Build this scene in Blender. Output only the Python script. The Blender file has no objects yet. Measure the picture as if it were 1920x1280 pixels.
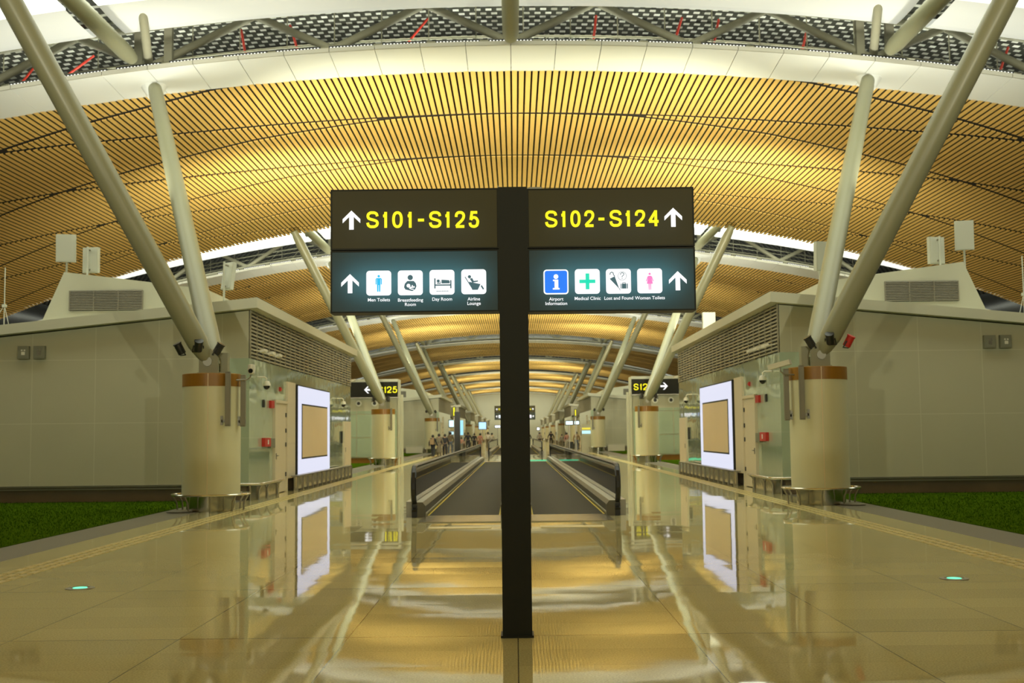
import bpy, math, random
from mathutils import Vector, Matrix
random.seed(7)
C = bpy.context.scene
COL = C.collection
PI = math.pi
# ------------------------------------------------------------------ camera, world, exposure
FPX = 2200.0
th, yaw, rho = math.atan(172/FPX), 0.0018, 0.0112
F = Vector((-math.sin(yaw)*math.cos(th), math.cos(yaw)*math.cos(th), math.sin(th)))
R0 = F.cross(Vector((0,0,1))).normalized(); U0 = R0.cross(F)
R = R0*math.cos(rho) - U0*math.sin(rho); U = U0*math.cos(rho) + R0*math.sin(rho)
cd = bpy.data.cameras.new('camera'); cam = bpy.data.objects.new('camera', cd); COL.objects.link(cam)
cd.sensor_width = 36; cd.lens = 36*FPX/1920; cd.clip_start = 0.1; cd.clip_end = 1000
m = Matrix((R, U, -F)).transposed().to_4x4(); m.translation = Vector((0,0,1.6)); cam.matrix_world = m
cd.dof.use_dof = True; cd.dof.focus_distance = 9.6; cd.dof.aperture_fstop = 4.5
C.camera = cam
w = bpy.data.worlds.new('world'); C.world = w; w.use_nodes = True
w.node_tree.nodes['Background'].inputs[0].default_value = (0.03,0.035,0.05,1)
w.node_tree.nodes['Background'].inputs[1].default_value = 0.3
C.view_settings.view_transform = 'Standard'; C.view_settings.look = 'None'
C.view_settings.exposure = 0.0; C.view_settings.gamma = 1.0; C.view_settings.use_curve_mapping = False
P = 37.0                      # bay length of the concourse
NB = 8
GAPS = [.6, 2.5, 5.0, 2.5, 1.0, 1.6, 1.6, 1.6, 1.6, 1.6]     # luminous ceiling strips, gap -1 first
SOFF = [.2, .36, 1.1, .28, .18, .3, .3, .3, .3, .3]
FILL_ENERGY = [3500, 6300, 3600, 6000, 700, 5500, 5500, 5500, 5500]
def zc(x, z0=12.93, k=.0053): return z0 - k*x*x
# ------------------------------------------------------------------ materials
def mat(name, col, rough=.5, metal=0, emit=None, es=0, noise=None, bump=None, alpha=None, trans=0, spec=.5, coat=0):
    mt = bpy.data.materials.new(name); mt.use_nodes = True
    nt = mt.node_tree; b = nt.nodes['Principled BSDF']
    b.inputs['Base Color'].default_value = (*col,1); b.inputs['Roughness'].default_value = rough
    b.inputs['Metallic'].default_value = metal; b.inputs['Specular IOR Level'].default_value = spec
    b.inputs['Coat Weight'].default_value = coat; b.inputs['Coat Roughness'].default_value = .03
    b.inputs['Transmission Weight'].default_value = trans
    if emit: b.inputs['Emission Color'].default_value = (*emit,1); b.inputs['Emission Strength'].default_value = es
    if noise or bump:
        tc = nt.nodes.new('ShaderNodeTexCoord')
    if noise:
        sc, amt, stretch = noise
        mp = nt.nodes.new('ShaderNodeMapping'); mp.inputs['Scale'].default_value = stretch
        n = nt.nodes.new('ShaderNodeTexNoise'); n.inputs['Scale'].default_value = sc; n.inputs['Detail'].default_value = 5
        nt.links.new(tc.outputs['Object'], mp.inputs[0]); nt.links.new(mp.outputs[0], n.inputs['Vector'])
        mx = nt.nodes.new('ShaderNodeMix'); mx.data_type = 'RGBA'
        mx.inputs[6].default_value = (*[c*(1-amt) for c in col],1); mx.inputs[7].default_value = (*[min(1,c*(1+amt)) for c in col],1)
        nt.links.new(n.outputs['Fac'], mx.inputs[0]); nt.links.new(mx.outputs[2], b.inputs['Base Color'])
    if bump:
        sc, st = bump
        n2 = nt.nodes.new('ShaderNodeTexNoise'); n2.inputs['Scale'].default_value = sc
        nt.links.new(tc.outputs['Object'], n2.inputs['Vector'])
        bp = nt.nodes.new('ShaderNodeBump'); bp.inputs['Strength'].default_value = st; bp.inputs['Distance'].default_value = .05
        nt.links.new(n2.outputs['Fac'], bp.inputs['Height']); nt.links.new(bp.outputs[0], b.inputs['Normal'])
    return mt
def math_n(nt, op, a, b=None, c=None):
    n = nt.nodes.new('ShaderNodeMath'); n.operation = op
    for i, v in enumerate((a,b,c)):
        if v is None: continue
        if isinstance(v,(int,float)): n.inputs[i].default_value = v
        else: nt.links.new(v, n.inputs[i])
    return n.outputs[0]
def joint_mat(name, col, jcol, ax, pitch, off, width, rough=.5, coat=0, noise=.06, spec=.5, bumpst=0, axb=2, metal=0):
    """panels with thin joints: ax / axb = position axes, pitch & offset pairs"""
    mt = mat(name, col, rough, metal, coat=coat, spec=spec); nt = mt.node_tree; b = nt.nodes['Principled BSDF']
    g = nt.nodes.new('ShaderNodeNewGeometry'); s = nt.nodes.new('ShaderNodeSeparateXYZ'); nt.links.new(g.outputs['Position'], s.inputs[0])
    masks = []
    for a, p, o in ((ax, pitch[0], off[0]), (axb, pitch[1], off[1])):
        f = math_n(nt,'FRACT', math_n(nt,'DIVIDE', math_n(nt,'SUBTRACT', s.outputs[a], o), p))
        masks.append(math_n(nt,'LESS_THAN', f, width/p))
    mk = math_n(nt,'MAXIMUM', masks[0], masks[1])
    n = nt.nodes.new('ShaderNodeTexNoise'); n.inputs['Scale'].default_value = .7; n.inputs['Detail'].default_value = 6
    nt.links.new(g.outputs['Position'], n.inputs['Vector'])
    mx = nt.nodes.new('ShaderNodeMix'); mx.data_type='RGBA'
    mx.inputs[6].default_value = (*[c*(1-noise) for c in col],1); mx.inputs[7].default_value = (*[c*(1+noise) for c in col],1)
    nt.links.new(n.outputs['Fac'], mx.inputs[0])
    m2 = nt.nodes.new('ShaderNodeMix'); m2.data_type='RGBA'; nt.links.new(mk, m2.inputs[0]); nt.links.new(mx.outputs[2], m2.inputs[6])
    m2.inputs[7].default_value = (*jcol,1); nt.links.new(m2.outputs[2], b.inputs['Base Color'])
    if bumpst:
        n2 = nt.nodes.new('ShaderNodeTexNoise'); n2.inputs['Scale'].default_value = 1.3; nt.links.new(g.outputs['Position'], n2.inputs['Vector'])
        bp = nt.nodes.new('ShaderNodeBump'); bp.inputs['Strength'].default_value = bumpst; bp.inputs['Distance'].default_value = .05
        nt.links.new(n2.outputs['Fac'], bp.inputs['Height']); nt.links.new(bp.outputs[0], b.inputs['Normal'])
        if coat: nt.links.new(bp.outputs[0], b.inputs['Coat Normal'])
    return mt
def floor_mat():
    col = (.56,.495,.235)
    mt = mat('polished_granite', col, .032); nt = mt.node_tree; b = nt.nodes['Principled BSDF']
    g = nt.nodes.new('ShaderNodeNewGeometry'); s = nt.nodes.new('ShaderNodeSeparateXYZ'); nt.links.new(g.outputs['Position'], s.inputs[0])
    u = math_n(nt,'DIVIDE', s.outputs[0], 1.345); v = math_n(nt,'DIVIDE', math_n(nt,'SUBTRACT', s.outputs[1], 9.45), .6)
    jx = math_n(nt,'LESS_THAN', math_n(nt,'FRACT', u), .007); jy = math_n(nt,'LESS_THAN', math_n(nt,'FRACT', v), .012)
    v5 = math_n(nt,'DIVIDE', math_n(nt,'SUBTRACT', s.outputs[1], 9.45), 2.95)
    jY = math_n(nt,'LESS_THAN', math_n(nt,'FRACT', v5), .006)
    cmb = nt.nodes.new('ShaderNodeCombineXYZ'); nt.links.new(math_n(nt,'FLOOR',u), cmb.inputs[0]); nt.links.new(math_n(nt,'FLOOR',v), cmb.inputs[1])
    wn = nt.nodes.new('ShaderNodeTexWhiteNoise'); wn.noise_dimensions='2D'; nt.links.new(cmb.outputs[0], wn.inputs['Vector'])
    sp = nt.nodes.new('ShaderNodeTexNoise'); sp.inputs['Scale'].default_value = 70; sp.inputs['Detail'].default_value = 2; nt.links.new(g.outputs['Position'], sp.inputs['Vector'])
    cl = nt.nodes.new('ShaderNodeTexNoise'); cl.inputs['Scale'].default_value = .5; cl.inputs['Detail'].default_value = 4; nt.links.new(g.outputs['Position'], cl.inputs['Vector'])
    f = math_n(nt,'ADD', math_n(nt,'MULTIPLY', sp.outputs['Fac'], .75), math_n(nt,'ADD', math_n(nt,'MULTIPLY', wn.outputs['Value'], .12), math_n(nt,'MULTIPLY', cl.outputs['Fac'], .2)))
    cr = nt.nodes.new('ShaderNodeValToRGB'); cr.color_ramp.elements[0].position=.25; cr.color_ramp.elements[1].position=.85
    cr.color_ramp.elements[0].color=(*[c*.62 for c in col],1); cr.color_ramp.elements[1].color=(*[c*1.35 for c in col],1)
    nt.links.new(f, cr.inputs[0])
    jm = math_n(nt,'MAXIMUM', math_n(nt,'MULTIPLY', math_n(nt,'MAXIMUM', jx, jY), .75), math_n(nt,'MULTIPLY', jy, .22))
    mx = nt.nodes.new('ShaderNodeMix'); mx.data_type='RGBA'; nt.links.new(jm, mx.inputs[0]); nt.links.new(cr.outputs[0], mx.inputs[6])
    mx.inputs[7].default_value=(.05,.035,.015,1); nt.links.new(mx.outputs[2], b.inputs['Base Color'])
    # tiny tilt of every tile + slow waviness
    sub = nt.nodes.new('ShaderNodeVectorMath'); sub.operation='SUBTRACT'; nt.links.new(wn.outputs['Color'], sub.inputs[0]); sub.inputs[1].default_value=(.5,.5,.5)
    n3 = nt.nodes.new('ShaderNodeTexNoise'); n3.inputs['Scale'].default_value=1.6; nt.links.new(g.outputs['Position'], n3.inputs['Vector'])
    sb2 = nt.nodes.new('ShaderNodeVectorMath'); sb2.operation='SUBTRACT'; nt.links.new(n3.outputs['Color'], sb2.inputs[0]); sb2.inputs[1].default_value=(.5,.5,.5)
    a1 = nt.nodes.new('ShaderNodeVectorMath'); a1.operation='MULTIPLY'; nt.links.new(sub.outputs[0], a1.inputs[0]); a1.inputs[1].default_value=(.0022,.0040,0)
    a2 = nt.nodes.new('ShaderNodeVectorMath'); a2.operation='MULTIPLY_ADD'; nt.links.new(sb2.outputs[0], a2.inputs[0]); a2.inputs[1].default_value=(.006,.006,0); nt.links.new(a1.outputs[0], a2.inputs[2])
    a3 = nt.nodes.new('ShaderNodeVectorMath'); a3.operation='ADD'; nt.links.new(a2.outputs[0], a3.inputs[0]); nt.links.new(g.outputs['Normal'], a3.inputs[1])
    nn = nt.nodes.new('ShaderNodeVectorMath'); nn.operation='NORMALIZE'; nt.links.new(a3.outputs[0], nn.inputs[0]); nt.links.new(nn.outputs[0], b.inputs['Normal'])
    return mt
def deck_mat():
    mt = mat('perforated_metal_deck', (.3,.3,.26), .4, .15); nt = mt.node_tree; b = nt.nodes['Principled BSDF']
    g = nt.nodes.new('ShaderNodeNewGeometry')
    br = nt.nodes.new('ShaderNodeTexBrick'); br.inputs['Scale'].default_value=1.0; br.inputs['Brick Width'].default_value=.36; br.inputs['Row Height'].default_value=.36
    br.inputs['Mortar Size'].default_value=.085; br.inputs['Color1'].default_value=(.92,.92,.82,1); br.inputs['Color2'].default_value=(.45,.45,.36,1); br.inputs['Mortar'].default_value=(.06,.06,.045,1)
    nt.links.new(g.outputs['Position'], br.inputs['Vector']); nt.links.new(br.outputs['Color'], b.inputs['Base Color'])
    return mt
def glass_mat(name, tint):
    mt = bpy.data.materials.new(name); mt.use_nodes=True; nt=mt.node_tree; nt.nodes.clear()
    o=nt.nodes.new('ShaderNodeOutputMaterial'); t=nt.nodes.new('ShaderNodeBsdfTransparent'); t.inputs[0].default_value=(*tint,1)
    gl=nt.nodes.new('ShaderNodeBsdfGlossy'); gl.inputs['Roughness'].default_value=.02
    fr=nt.nodes.new('ShaderNodeFresnel'); fr.inputs[0].default_value=1.5; mx=nt.nodes.new('ShaderNodeMixShader')
    nt.links.new(fr.outputs[0],mx.inputs[0]); nt.links.new(t.outputs[0],mx.inputs[1]); nt.links.new(gl.outputs[0],mx.inputs[2]); nt.links.new(mx.outputs[0],o.inputs[0])
    return mt
def film_mat(name, col, tcol):
    """sign face: dark film that lets a little light through from behind"""
    mt = mat(name, col, .5, spec=.2); nt=mt.node_tree; b=nt.nodes['Principled BSDF']; o=[n for n in nt.nodes if n.type=='OUTPUT_MATERIAL'][0]
    t=nt.nodes.new('ShaderNodeBsdfTranslucent'); t.inputs[0].default_value=(*tcol,1); a=nt.nodes.new('ShaderNodeAddShader')
    nt.links.new(b.outputs[0],a.inputs[0]); nt.links.new(t.outputs[0],a.inputs[1]); nt.links.new(a.outputs[0],o.inputs[0])
    return mt
def emis(name, col, st):
    return mat(name, (0.02,0.02,0.02), .5, emit=col, es=st)
M = {}
M['floor'] = floor_mat()
M['wood'] = mat('honey_wood_slats', (.87,.56,.152), .5, noise=(3,.14,(6,.25,1)))
M['slatshade'] = mat('slat_side_shade', (.10,.06,.015), .6)  # slat sides coloured dark in place of the shade between slats
M['dark'] = mat('void_shade_colour', (.022,.017,.010), .9)  # near-black colour stands in for the unlit void behind the gaps
M['white'] = mat('white_metal_panel', (.86,.87,.80), .35, noise=(.4,.03,(1,1,1)))
M['lip'] = mat('grey_edge_profile', (.42,.40,.32), .4)
M['tube'] = mat('painted_steel_tube', (.285,.28,.17), .38, noise=(.6,.05,(1,1,1)))
M['steel'] = mat('grey_painted_truss', (.36,.345,.24), .45)
M['deck'] = deck_mat()
M['lum'] = []
M['drum'] = mat('cream_column_cladding', (.68,.65,.41), .38, noise=(.9,.04,(1,1,1)))
M['band'] = mat('brown_laminate_band', (.30,.140,.010), .4, noise=(6,.18,(3,3,.3)))
M['ss'] = mat('brushed_stainless', (.62,.59,.50), .16, 1, bump=(3,.15))
M['alu'] = mat('satin_aluminium', (.78,.78,.68), .28, .35)
M['ssd'] = mat('dull_stainless', (.34,.32,.26), .35, .8)
M['wall'] = joint_mat('kiosk_panel', (.52,.51,.35), (.62,.61,.45), 0, (1.6,1.6), (.6,.36), .018, .42)
M['wallp'] = mat('kiosk_plain_panel', (.55,.54,.39), .42, noise=(.5,.04,(1,1,1)))
M['roofw'] = mat('kiosk_white_roof', (.60,.60,.46), .42, noise=(.5,.04,(1,1,1)))
M['glassg'] = joint_mat('green_back_painted_glass', (.46,.56,.40), (.54,.62,.48), 1, (1.75,1.22), (29.6,.33), .016, .05, coat=1, noise=.05, bumpst=.10)
M['louv'] = mat('olive_louvre', (.36,.33,.22), .5)
M['grille'] = mat('grey_grille', (.26,.24,.18), .5)
M['conc'] = mat('concrete_plinth', (.22,.18,.12), .7, noise=(1.5,.25,(1,1,1)))
M['border'] = mat('grey_stone_border', (.145,.132,.09), .4, noise=(40,.15,(1,1,1)))
M['turf'] = mat('artificial_turf', (.045,.085,.003), .9, spec=.0, noise=(3,.3,(1,1,1)))
M['blade'] = mat('turf_blade', (.05,.11,.004), .9, spec=.0, noise=(2,.35,(1,1,1)))
M['tact'] = mat('tactile_stone', (.62,.52,.22), .3)
M['signdark'] = mat('sign_black_brown', (.014,.013,.006), .5, spec=.2)
M['signup'] = film_mat('sign_film_brown', (.050,.041,.013), (.012,.016,.015))
M['signlo'] = film_mat('sign_film_teal', (.034,.042,.034), (.05,.075,.08))
M['yel'] = emis('lit_yellow_lettering', (1,.88,0), 1.15)
M['wht'] = emis('lit_white_symbol', (1,1,1), 1.15)
M['blue'] = emis('lit_blue_tile', (0,.21,1), .95)
M['cyan'] = emis('lit_cyan_symbol', (0,.55,.95), .95)
M['pink'] = emis('lit_pink_symbol', (1,.22,.6), .95)
M['grn'] = emis('lit_green_cross', (0,.80,.50), .95)
M['icon'] = mat('dark_teal_symbol', (.02,.05,.06), .5, emit=(.05,.12,.15), es=.8)
M['ledx'] = emis('led_dot', (1,1,.92), 1.6)
M['black'] = mat('black_housing', (.02,.02,.016), .4)
M['rubber'] = mat('black_rubber', (.012,.012,.010), .35)
M['glass'] = glass_mat('clear_glass', (.80,.88,.82))
M['belt'] = mat('ribbed_dark_belt', (.036,.034,.021), .65, 0, spec=.15, noise=(1.2,.12,(1,.2,1)))
M['skirt'] = mat('grey_skirt_panel', (.13,.12,.085), .3, .4)
M['yelp'] = mat('yellow_paint', (.62,.48,.02), .5)
M['lightbox'] = emis('lightbox_white', (.80,.82,1.0), .92)
M['tan'] = mat('tan_blank_panel', (.86,.70,.46), .5, noise=(1,.04,(1,1,1)))
M['door'] = mat('cream_door', (.70,.62,.44), .45)
M['red'] = mat('red_fire_equipment', (.55,.03,.02), .4)
M['redp'] = mat('red_pipe', (.6,.05,.03), .4)
M['boxg'] = mat('grey_green_box', (.22,.22,.15), .45)
M['ant'] = mat('pale_grey_antenna', (.55,.56,.46), .45)
M['cam'] = mat('white_camera_shell', (.75,.72,.58), .3)
M['lens'] = mat('dark_lens', (.01,.01,.01), .05)
M['spk'] = mat('grey_speaker', (.20,.18,.12), .45)
M['greenled'] = emis('green_floor_light', (.15,1,.55), 1.3)
M['greenline'] = emis('green_comb_light', (.05,.9,.45), .8)
M['facade'] = mat('dark_night_glazing', (.012,.012,.012), .1)
M['skin'] = mat('skin', (.42,.25,.16), .5)
M['hair'] = mat('black_hair', (.015,.012,.010), .5)
M['shoe'] = mat('dark_shoe', (.04,.035,.03), .5)
for i, c in enumerate([(.025,.025,.03),(.30,.20,.10),(.16,.13,.08),(.45,.40,.30),(.5,.24,.18),(.10,.12,.15),(.22,.20,.16),(.55,.50,.40),(.35,.33,.28)]):
    M['cloth%d'%i] = mat('cloth_%d'%i, c, .85)
# ------------------------------------------------------------------ mesh helpers
class MB:
    def __init__(s, sx=1): s.v=[]; s.f=[]; s.m=[]; s.sx=sx
    def add(s, vs, fs, mi=0):
        o=len(s.v); s.v += [(s.sx*a,b,c) for a,b,c in vs]
        for f in fs:
            f=[o+i for i in f]; s.f.append(f[::-1] if s.sx<0 else f); s.m.append(mi)
    def box(s, x0,x1,y0,y1,z0,z1, mi=0):
        vs=[(x,y,z) for z in (z0,z1) for x,y in ((x0,y0),(x1,y0),(x1,y1),(x0,y1))]
        s.add(vs, [(3,2,1,0),(4,5,6,7),(0,1,5,4),(1,2,6,5),(2,3,7,6),(3,0,4,7)], mi)
    def obox(s, c, ax, ay, az, mi=0):
        c=Vector(c); ax,ay,az=Vector(ax),Vector(ay),Vector(az)
        vs=[tuple(c+ax*i+ay*j+az*k) for k in (-1,1) for i,j in ((-1,-1),(1,-1),(1,1),(-1,1))]
        s.add(vs, [(3,2,1,0),(4,5,6,7),(0,1,5,4),(1,2,6,5),(2,3,7,6),(3,0,4,7)], mi)
    def tube(s, pts, rad, n=16, mi=0, cap=True):
        pts=[Vector(p) for p in pts]
        if not hasattr(rad,'__len__'): rad=[rad]*len(pts)
        vs=[]; prev=None
        for i,p in enumerate(pts):
            d=(pts[min(i+1,len(pts)-1)]-pts[max(i-1,0)]).normalized()
            if prev is None:
                a=d.orthogonal().normalized()
            else:
                a=(prev-d*prev.dot(d)).normalized()
            prev=a; b=d.cross(a)
            for k in range(n):
                t=2*PI*k/n; vs.append(tuple(p+(a*math.cos(t)+b*math.sin(t))*rad[i]))
        fs=[]
        for i in range(len(pts)-1):
            for k in range(n):
                k2=(k+1)%n; fs.append((i*n+k,i*n+k2,(i+1)*n+k2,(i+1)*n+k))
        if cap: fs.append(tuple(range(n-1,-1,-1))); fs.append(tuple(range((len(pts)-1)*n,len(pts)*n)))
        s.add(vs,fs,mi)
    def lathe(s, prof, c=(0,0,0), n=32, mi=0, mis=None):
        vs=[]
        for r,z in prof:
            for k in range(n):
                t=2*PI*k/n; vs.append((c[0]+r*math.cos(t),c[1]+r*math.sin(t),c[2]+z))
        for i in range(len(prof)-1):
            pass
        o_m = mis or [mi]*(len(prof)-1)
        base=len(s.v); s.v += [(s.sx*a,b,cc) for a,b,cc in vs]
        for i in range(len(prof)-1):
            for k in range(n):
                k2=(k+1)%n; f=[base+i*n+k,base+i*n+k2,base+(i+1)*n+k2,base+(i+1)*n+k]
                s.f.append(f[::-1] if s.sx<0 else f); s.m.append(o_m[i])
        for idx,ring in ((0,1),(len(prof)-1,0)):
            if prof[idx][0]>1e-6:
                f=[base+idx*n+k for k in range(n)]
                if ring: f=f[::-1]
                s.f.append(f[::-1] if s.sx<0 else f); s.m.append(o_m[0 if ring else -1])
    def prism(s, poly, axis, a, b, mi=0):
        """polygon in the two other axes, extruded a..b along axis (1: poly = (x,z); 0: poly=(y,z); 2: poly=(x,y))"""
        def p3(p,t): return (p[0],t,p[1]) if axis==1 else ((t,p[0],p[1]) if axis==0 else (p[0],p[1],t))
        n=len(poly); vs=[p3(p,a) for p in poly]+[p3(p,b) for p in poly]
        fs=[tuple(range(n)),tuple(range(2*n-1,n-1,-1))]+[(i,i+n,(i+1)%n+n,(i+1)%n) for i in range(n)]
        s.add(vs,fs,mi)
    def build(s, name, mats, parent=None, smooth=False, loc=None, fix=True):
        me=bpy.data.meshes.new(name); me.from_pydata(s.v,[],s.f)
        if not isinstance(mats,(list,tuple)): mats=[mats]
        for mm in mats: me.materials.append(mm)
        me.polygons.foreach_set('material_index', s.m)
        if smooth:
            me.polygons.foreach_set('use_smooth',[True]*len(me.polygons))
        me.update()
        if fix:
            import bmesh
            bm=bmesh.new(); bm.from_mesh(me); bmesh.ops.recalc_face_normals(bm, faces=bm.faces); bm.to_mesh(me); bm.free()
        if smooth: me.set_sharp_from_angle(angle=math.radians(40))
        o=bpy.data.objects.new(name,me); COL.objects.link(o)
        if parent: o.parent=parent
        if loc: o.location=loc
        return o
def empty(name, loc=(0,0,0)):
    o=bpy.data.objects.new(name,None); COL.objects.link(o); o.location=loc; o.empty_display_size=.2; return o
def tag(o, label, cat, group=None, kind=None):
    o['label']=label; o['category']=cat
    if group: o['group']=group
    if kind: o['kind']=kind
    return o
def struct(o, label, cat='structure'):
    o['kind']='structure'; o['label']=label; o['category']=cat; return o
def copy_tree(o, parent=None):
    c=o.copy(); COL.objects.link(c)
    if parent: c.parent=parent
    for ch in list(o.children): copy_tree(ch,c)
    return c
ORD=['first','second','third','fourth','fifth','sixth','seventh','eighth','ninth','tenth','eleventh','twelfth']
SIDE={-1:'left',1:'right'}
# ------------------------------------------------------------------ setting: floor, grass, tactile, walls
b=MB(); b.box(-6.75,6.75,-12,335,-.2,0); struct(b.build('floor',M['floor']),'polished beige granite floor of the concourse','floor')
nt=0
for s in (-1,1):
    b=MB(s); b.box(6.751,7.6,-12,335,-.2,.0); o=b.build('trim_%d'%(nt+1),M['border']); nt+=1
    struct(o,'grey stone border along the %s grass beds'%SIDE[s],'floor border')
    b=MB(s); b.box(7.601,31,-12,335,-.2,-.021); struct(b.build('floor',M['conc']),'dim outer floor strip on the %s'%SIDE[s],'floor')
    b=MB(s); b.box(31,31.3,-12,335,-.2,13); struct(b.build('wall_%s'%SIDE[s],M['facade']),'dark glazed outer wall on the %s at night'%SIDE[s],'wall')
    # tactile strip: two rows of raised bars
    b=MB(s)
    for i in range(0,290):
        y=6+i*.30
        for x in (5.78,5.93,6.08):
            b.box(x-.045,x+.045,y,y+.24,0,.006)
    struct(b.build('trim_%d'%(nt+1),M['tact']),'raised tactile guide bars along the %s side of the floor'%SIDE[s],'tactile strip'); nt+=1
for nm,y in (('wall_far',335),('wall_near',-12.3)):
    b=MB(); b.box(-31,31,y,y+.3,0,14.5); struct(b.build(nm,M['wallp']),'cream end wall closing the concourse','wall')
def turf(s,y0,y1,x0,x1,n,label):
    b=MB(s); b.box(x0,x1,y0,y1,-.02,.012)
    rnd=random.Random(int(y0)+s)
    for i in range(n):
        x=rnd.uniform(x0,x1); y=rnd.uniform(y0,y1); a=rnd.uniform(0,PI); h=rnd.uniform(.02,.045); wd=.008; dx,dy=math.cos(a)*wd,math.sin(a)*wd
        b.add([(x-dx,y-dy,.01),(x+dx,y+dy,.01),(x+rnd.uniform(-.02,.02),y+rnd.uniform(-.02,.02),.012+h)],[(0,1,2)],1)
    o=b.build('grass',[M['turf'],M['blade']],fix=False); tag(o,label,'grass',kind='stuff')
for s in (-1,1):
    turf(s,12,29.3,7.602,14.5,26000,'bright green artificial grass bed beside the floor on the %s, nearest'%SIDE[s])
    turf(s,50,66.3,7.95,14.5,5000,'green artificial grass bed by the %s gate wall, beyond the kiosk'%SIDE[s])
    turf(s,87,103.3,7.95,14.5,2500,'distant green grass strip beyond the %s gate wall'%SIDE[s])
# ------------------------------------------------------------------ roof bays
DL=[(0,0),(4.2,.15),(7,.85),(9.5,1.5),(12,2.5),(14.4,3.3),(17.7,4.6),(20,5.7),(24,7.8),(31,11.5)]
DU=[(0,0),(4.2,0),(7,-.12),(10.7,-.35),(13.5,-.75),(15.5,-1.2),(17.7,-1.65),(20.5,-2.0),(24,-2.3),(31,-3)]
def interp(t,x):
    for (a,p),(c,q) in zip(t,t[1:]):
        if x<=c: return p+(q-p)*(x-a)/(c-a)
    return t[-1][1]
YK=[34.7,41.0,47.3,53.8,60.2]
def bay_end(x): return 60.1+.6*interp(DL,abs(x))
def ceiling_mesh():
    b=MB(); pitch=.2176; w=.077
    for i in range(-138,138):
        x=(i+.5)*pitch; cuts=[]
        for k,yk in enumerate(YK):
            for t,d in ((DL,0),(DU,0)):
                y=yk+interp(t,abs(x)); cuts.append((y-.15,y+.15))
        y1=bay_end(x); segs=[]; y=36.0
        for c0,c1 in sorted(cuts):
            if c0>y1: break
            if c0>y+.05: segs.append((y,c0))
            y=max(y,c1)
        if y1>y+.05: segs.append((y,y1))
        sl=-2*.0053*x; n=Vector((-sl,0,1)).normalized(); t=Vector((n.z,0,-n.x))
        for a,c in segs:
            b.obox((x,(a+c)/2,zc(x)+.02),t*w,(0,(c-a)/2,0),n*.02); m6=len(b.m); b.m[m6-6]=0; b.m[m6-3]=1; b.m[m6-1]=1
    return b
def strip(b,y0,y1,z0a,z0b,xs,th,mi=0,k=.0053,rib=None):
    """curved sheet between y0 and y1 following the arch"""
    for xa,xb in zip(xs,xs[1:]):
        za,zb=-k*xa*xa,-k*xb*xb
        vs=[(xa,y0,z0a+za),(xb,y0,z0a+zb),(xb,y1,z0b+zb),(xa,y1,z0b+za)]
        vs+=[(p,q,r+th) for p,q,r in vs]
        b.add(vs,[(3,2,1,0),(4,5,6,7),(0,1,5,4),(1,2,6,5),(2,3,7,6),(3,0,4,7)],mi)
XS=[i*1.25 for i in range(-25,26)]
ceil=struct(ceiling_mesh().build('ceiling',[M['wood'],M['slatshade']],fix=False),'golden wood slat vault, nearest roof bay','ceiling')
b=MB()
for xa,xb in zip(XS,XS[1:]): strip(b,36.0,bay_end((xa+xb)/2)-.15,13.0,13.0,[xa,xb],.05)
back=struct(b.build('ceiling_shade_sheet',M['dark']),'dark sheet as painted shade of the void above the nearest slats','ceiling')
b=MB(); strip(b,33.2,61,15.5,15.5,XS,.08)
deck=struct(b.build('ceiling_deck',M['deck']),'perforated metal roof deck above the nearest truss','ceiling')
b=MB()                                       # white soffit panels
pw=1.345
for i in range(-22,22):
    xa,xb=i*pw+.009,(i+1)*pw-.009
    strip(b,34.0,36.05,13.05,12.93,[xa,xb],.05,0)
    strip(b,33.93,34.0,13.06,13.06,[xa,xb],.12,1)
fas=struct(b.build('trim_soffit',[M['white'],M['lip']]),'white curved soffit panels at the front of the nearest roof bay','trim')
b=MB(); strip(b,34.02,36.0,13.12,13.12,XS,.02); bk2=struct(b.build('trim_soffit_backing',M['dark']),'dark backing above nearest white soffit','trim')
# upper white soffit of the gap with the luminous strip
def soffit(b,xs):
    for xa,xb in zip(xs,xs[1:]):
        prof=[(34.0,14.55),(34.0,14.28),(33.85,14.2),(33.5,14.17),(32.6,14.16),(31.6,14.2)]
        for (y0,z0),(y1,z1) in zip(prof,prof[1:]):
            za,zb=-.0053*xa*xa,-.0053*xb*xb
            b.add([(xa,y0,z0+za),(xb,y0,z0+zb),(xb,y1,z1+zb),(xa,y1,z1+za)],[(0,1,2,3)],0)
def segs(a,c,n): return [a+(c-a)*i/n for i in range(n+1)]
soff_me=[]; lum_me=[]
XG=[(-30,-12.3,14),(-11.4,11.4,18),(12.3,30,14)]
def lum_mat(k):
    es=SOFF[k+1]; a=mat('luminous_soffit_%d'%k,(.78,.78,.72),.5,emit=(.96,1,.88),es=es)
    c=mat('luminous_strip_%d'%k,(.8,.8,.75),.5,emit=(.95,1,.82),es=GAPS[k+1]); return a,c
bs=MB(); bl=MB()
for a,c,n in XG:
    soffit(bs,segs(a,c,n))
    strip(bl,23.6,31.6,14.2,14.2,segs(a,c,n),.05)
soff0=bs.build('ceiling_soffit',[lum_mat(0)[0]],smooth=True,fix=False); lum0=bl.build('ceiling_panel',[lum_mat(0)[1]])
struct(soff0,'upper white soffit above the nearest open truss','ceiling'); struct(lum0,'bright luminous ceiling strip over the nearest roof gap','ceiling light')
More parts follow.
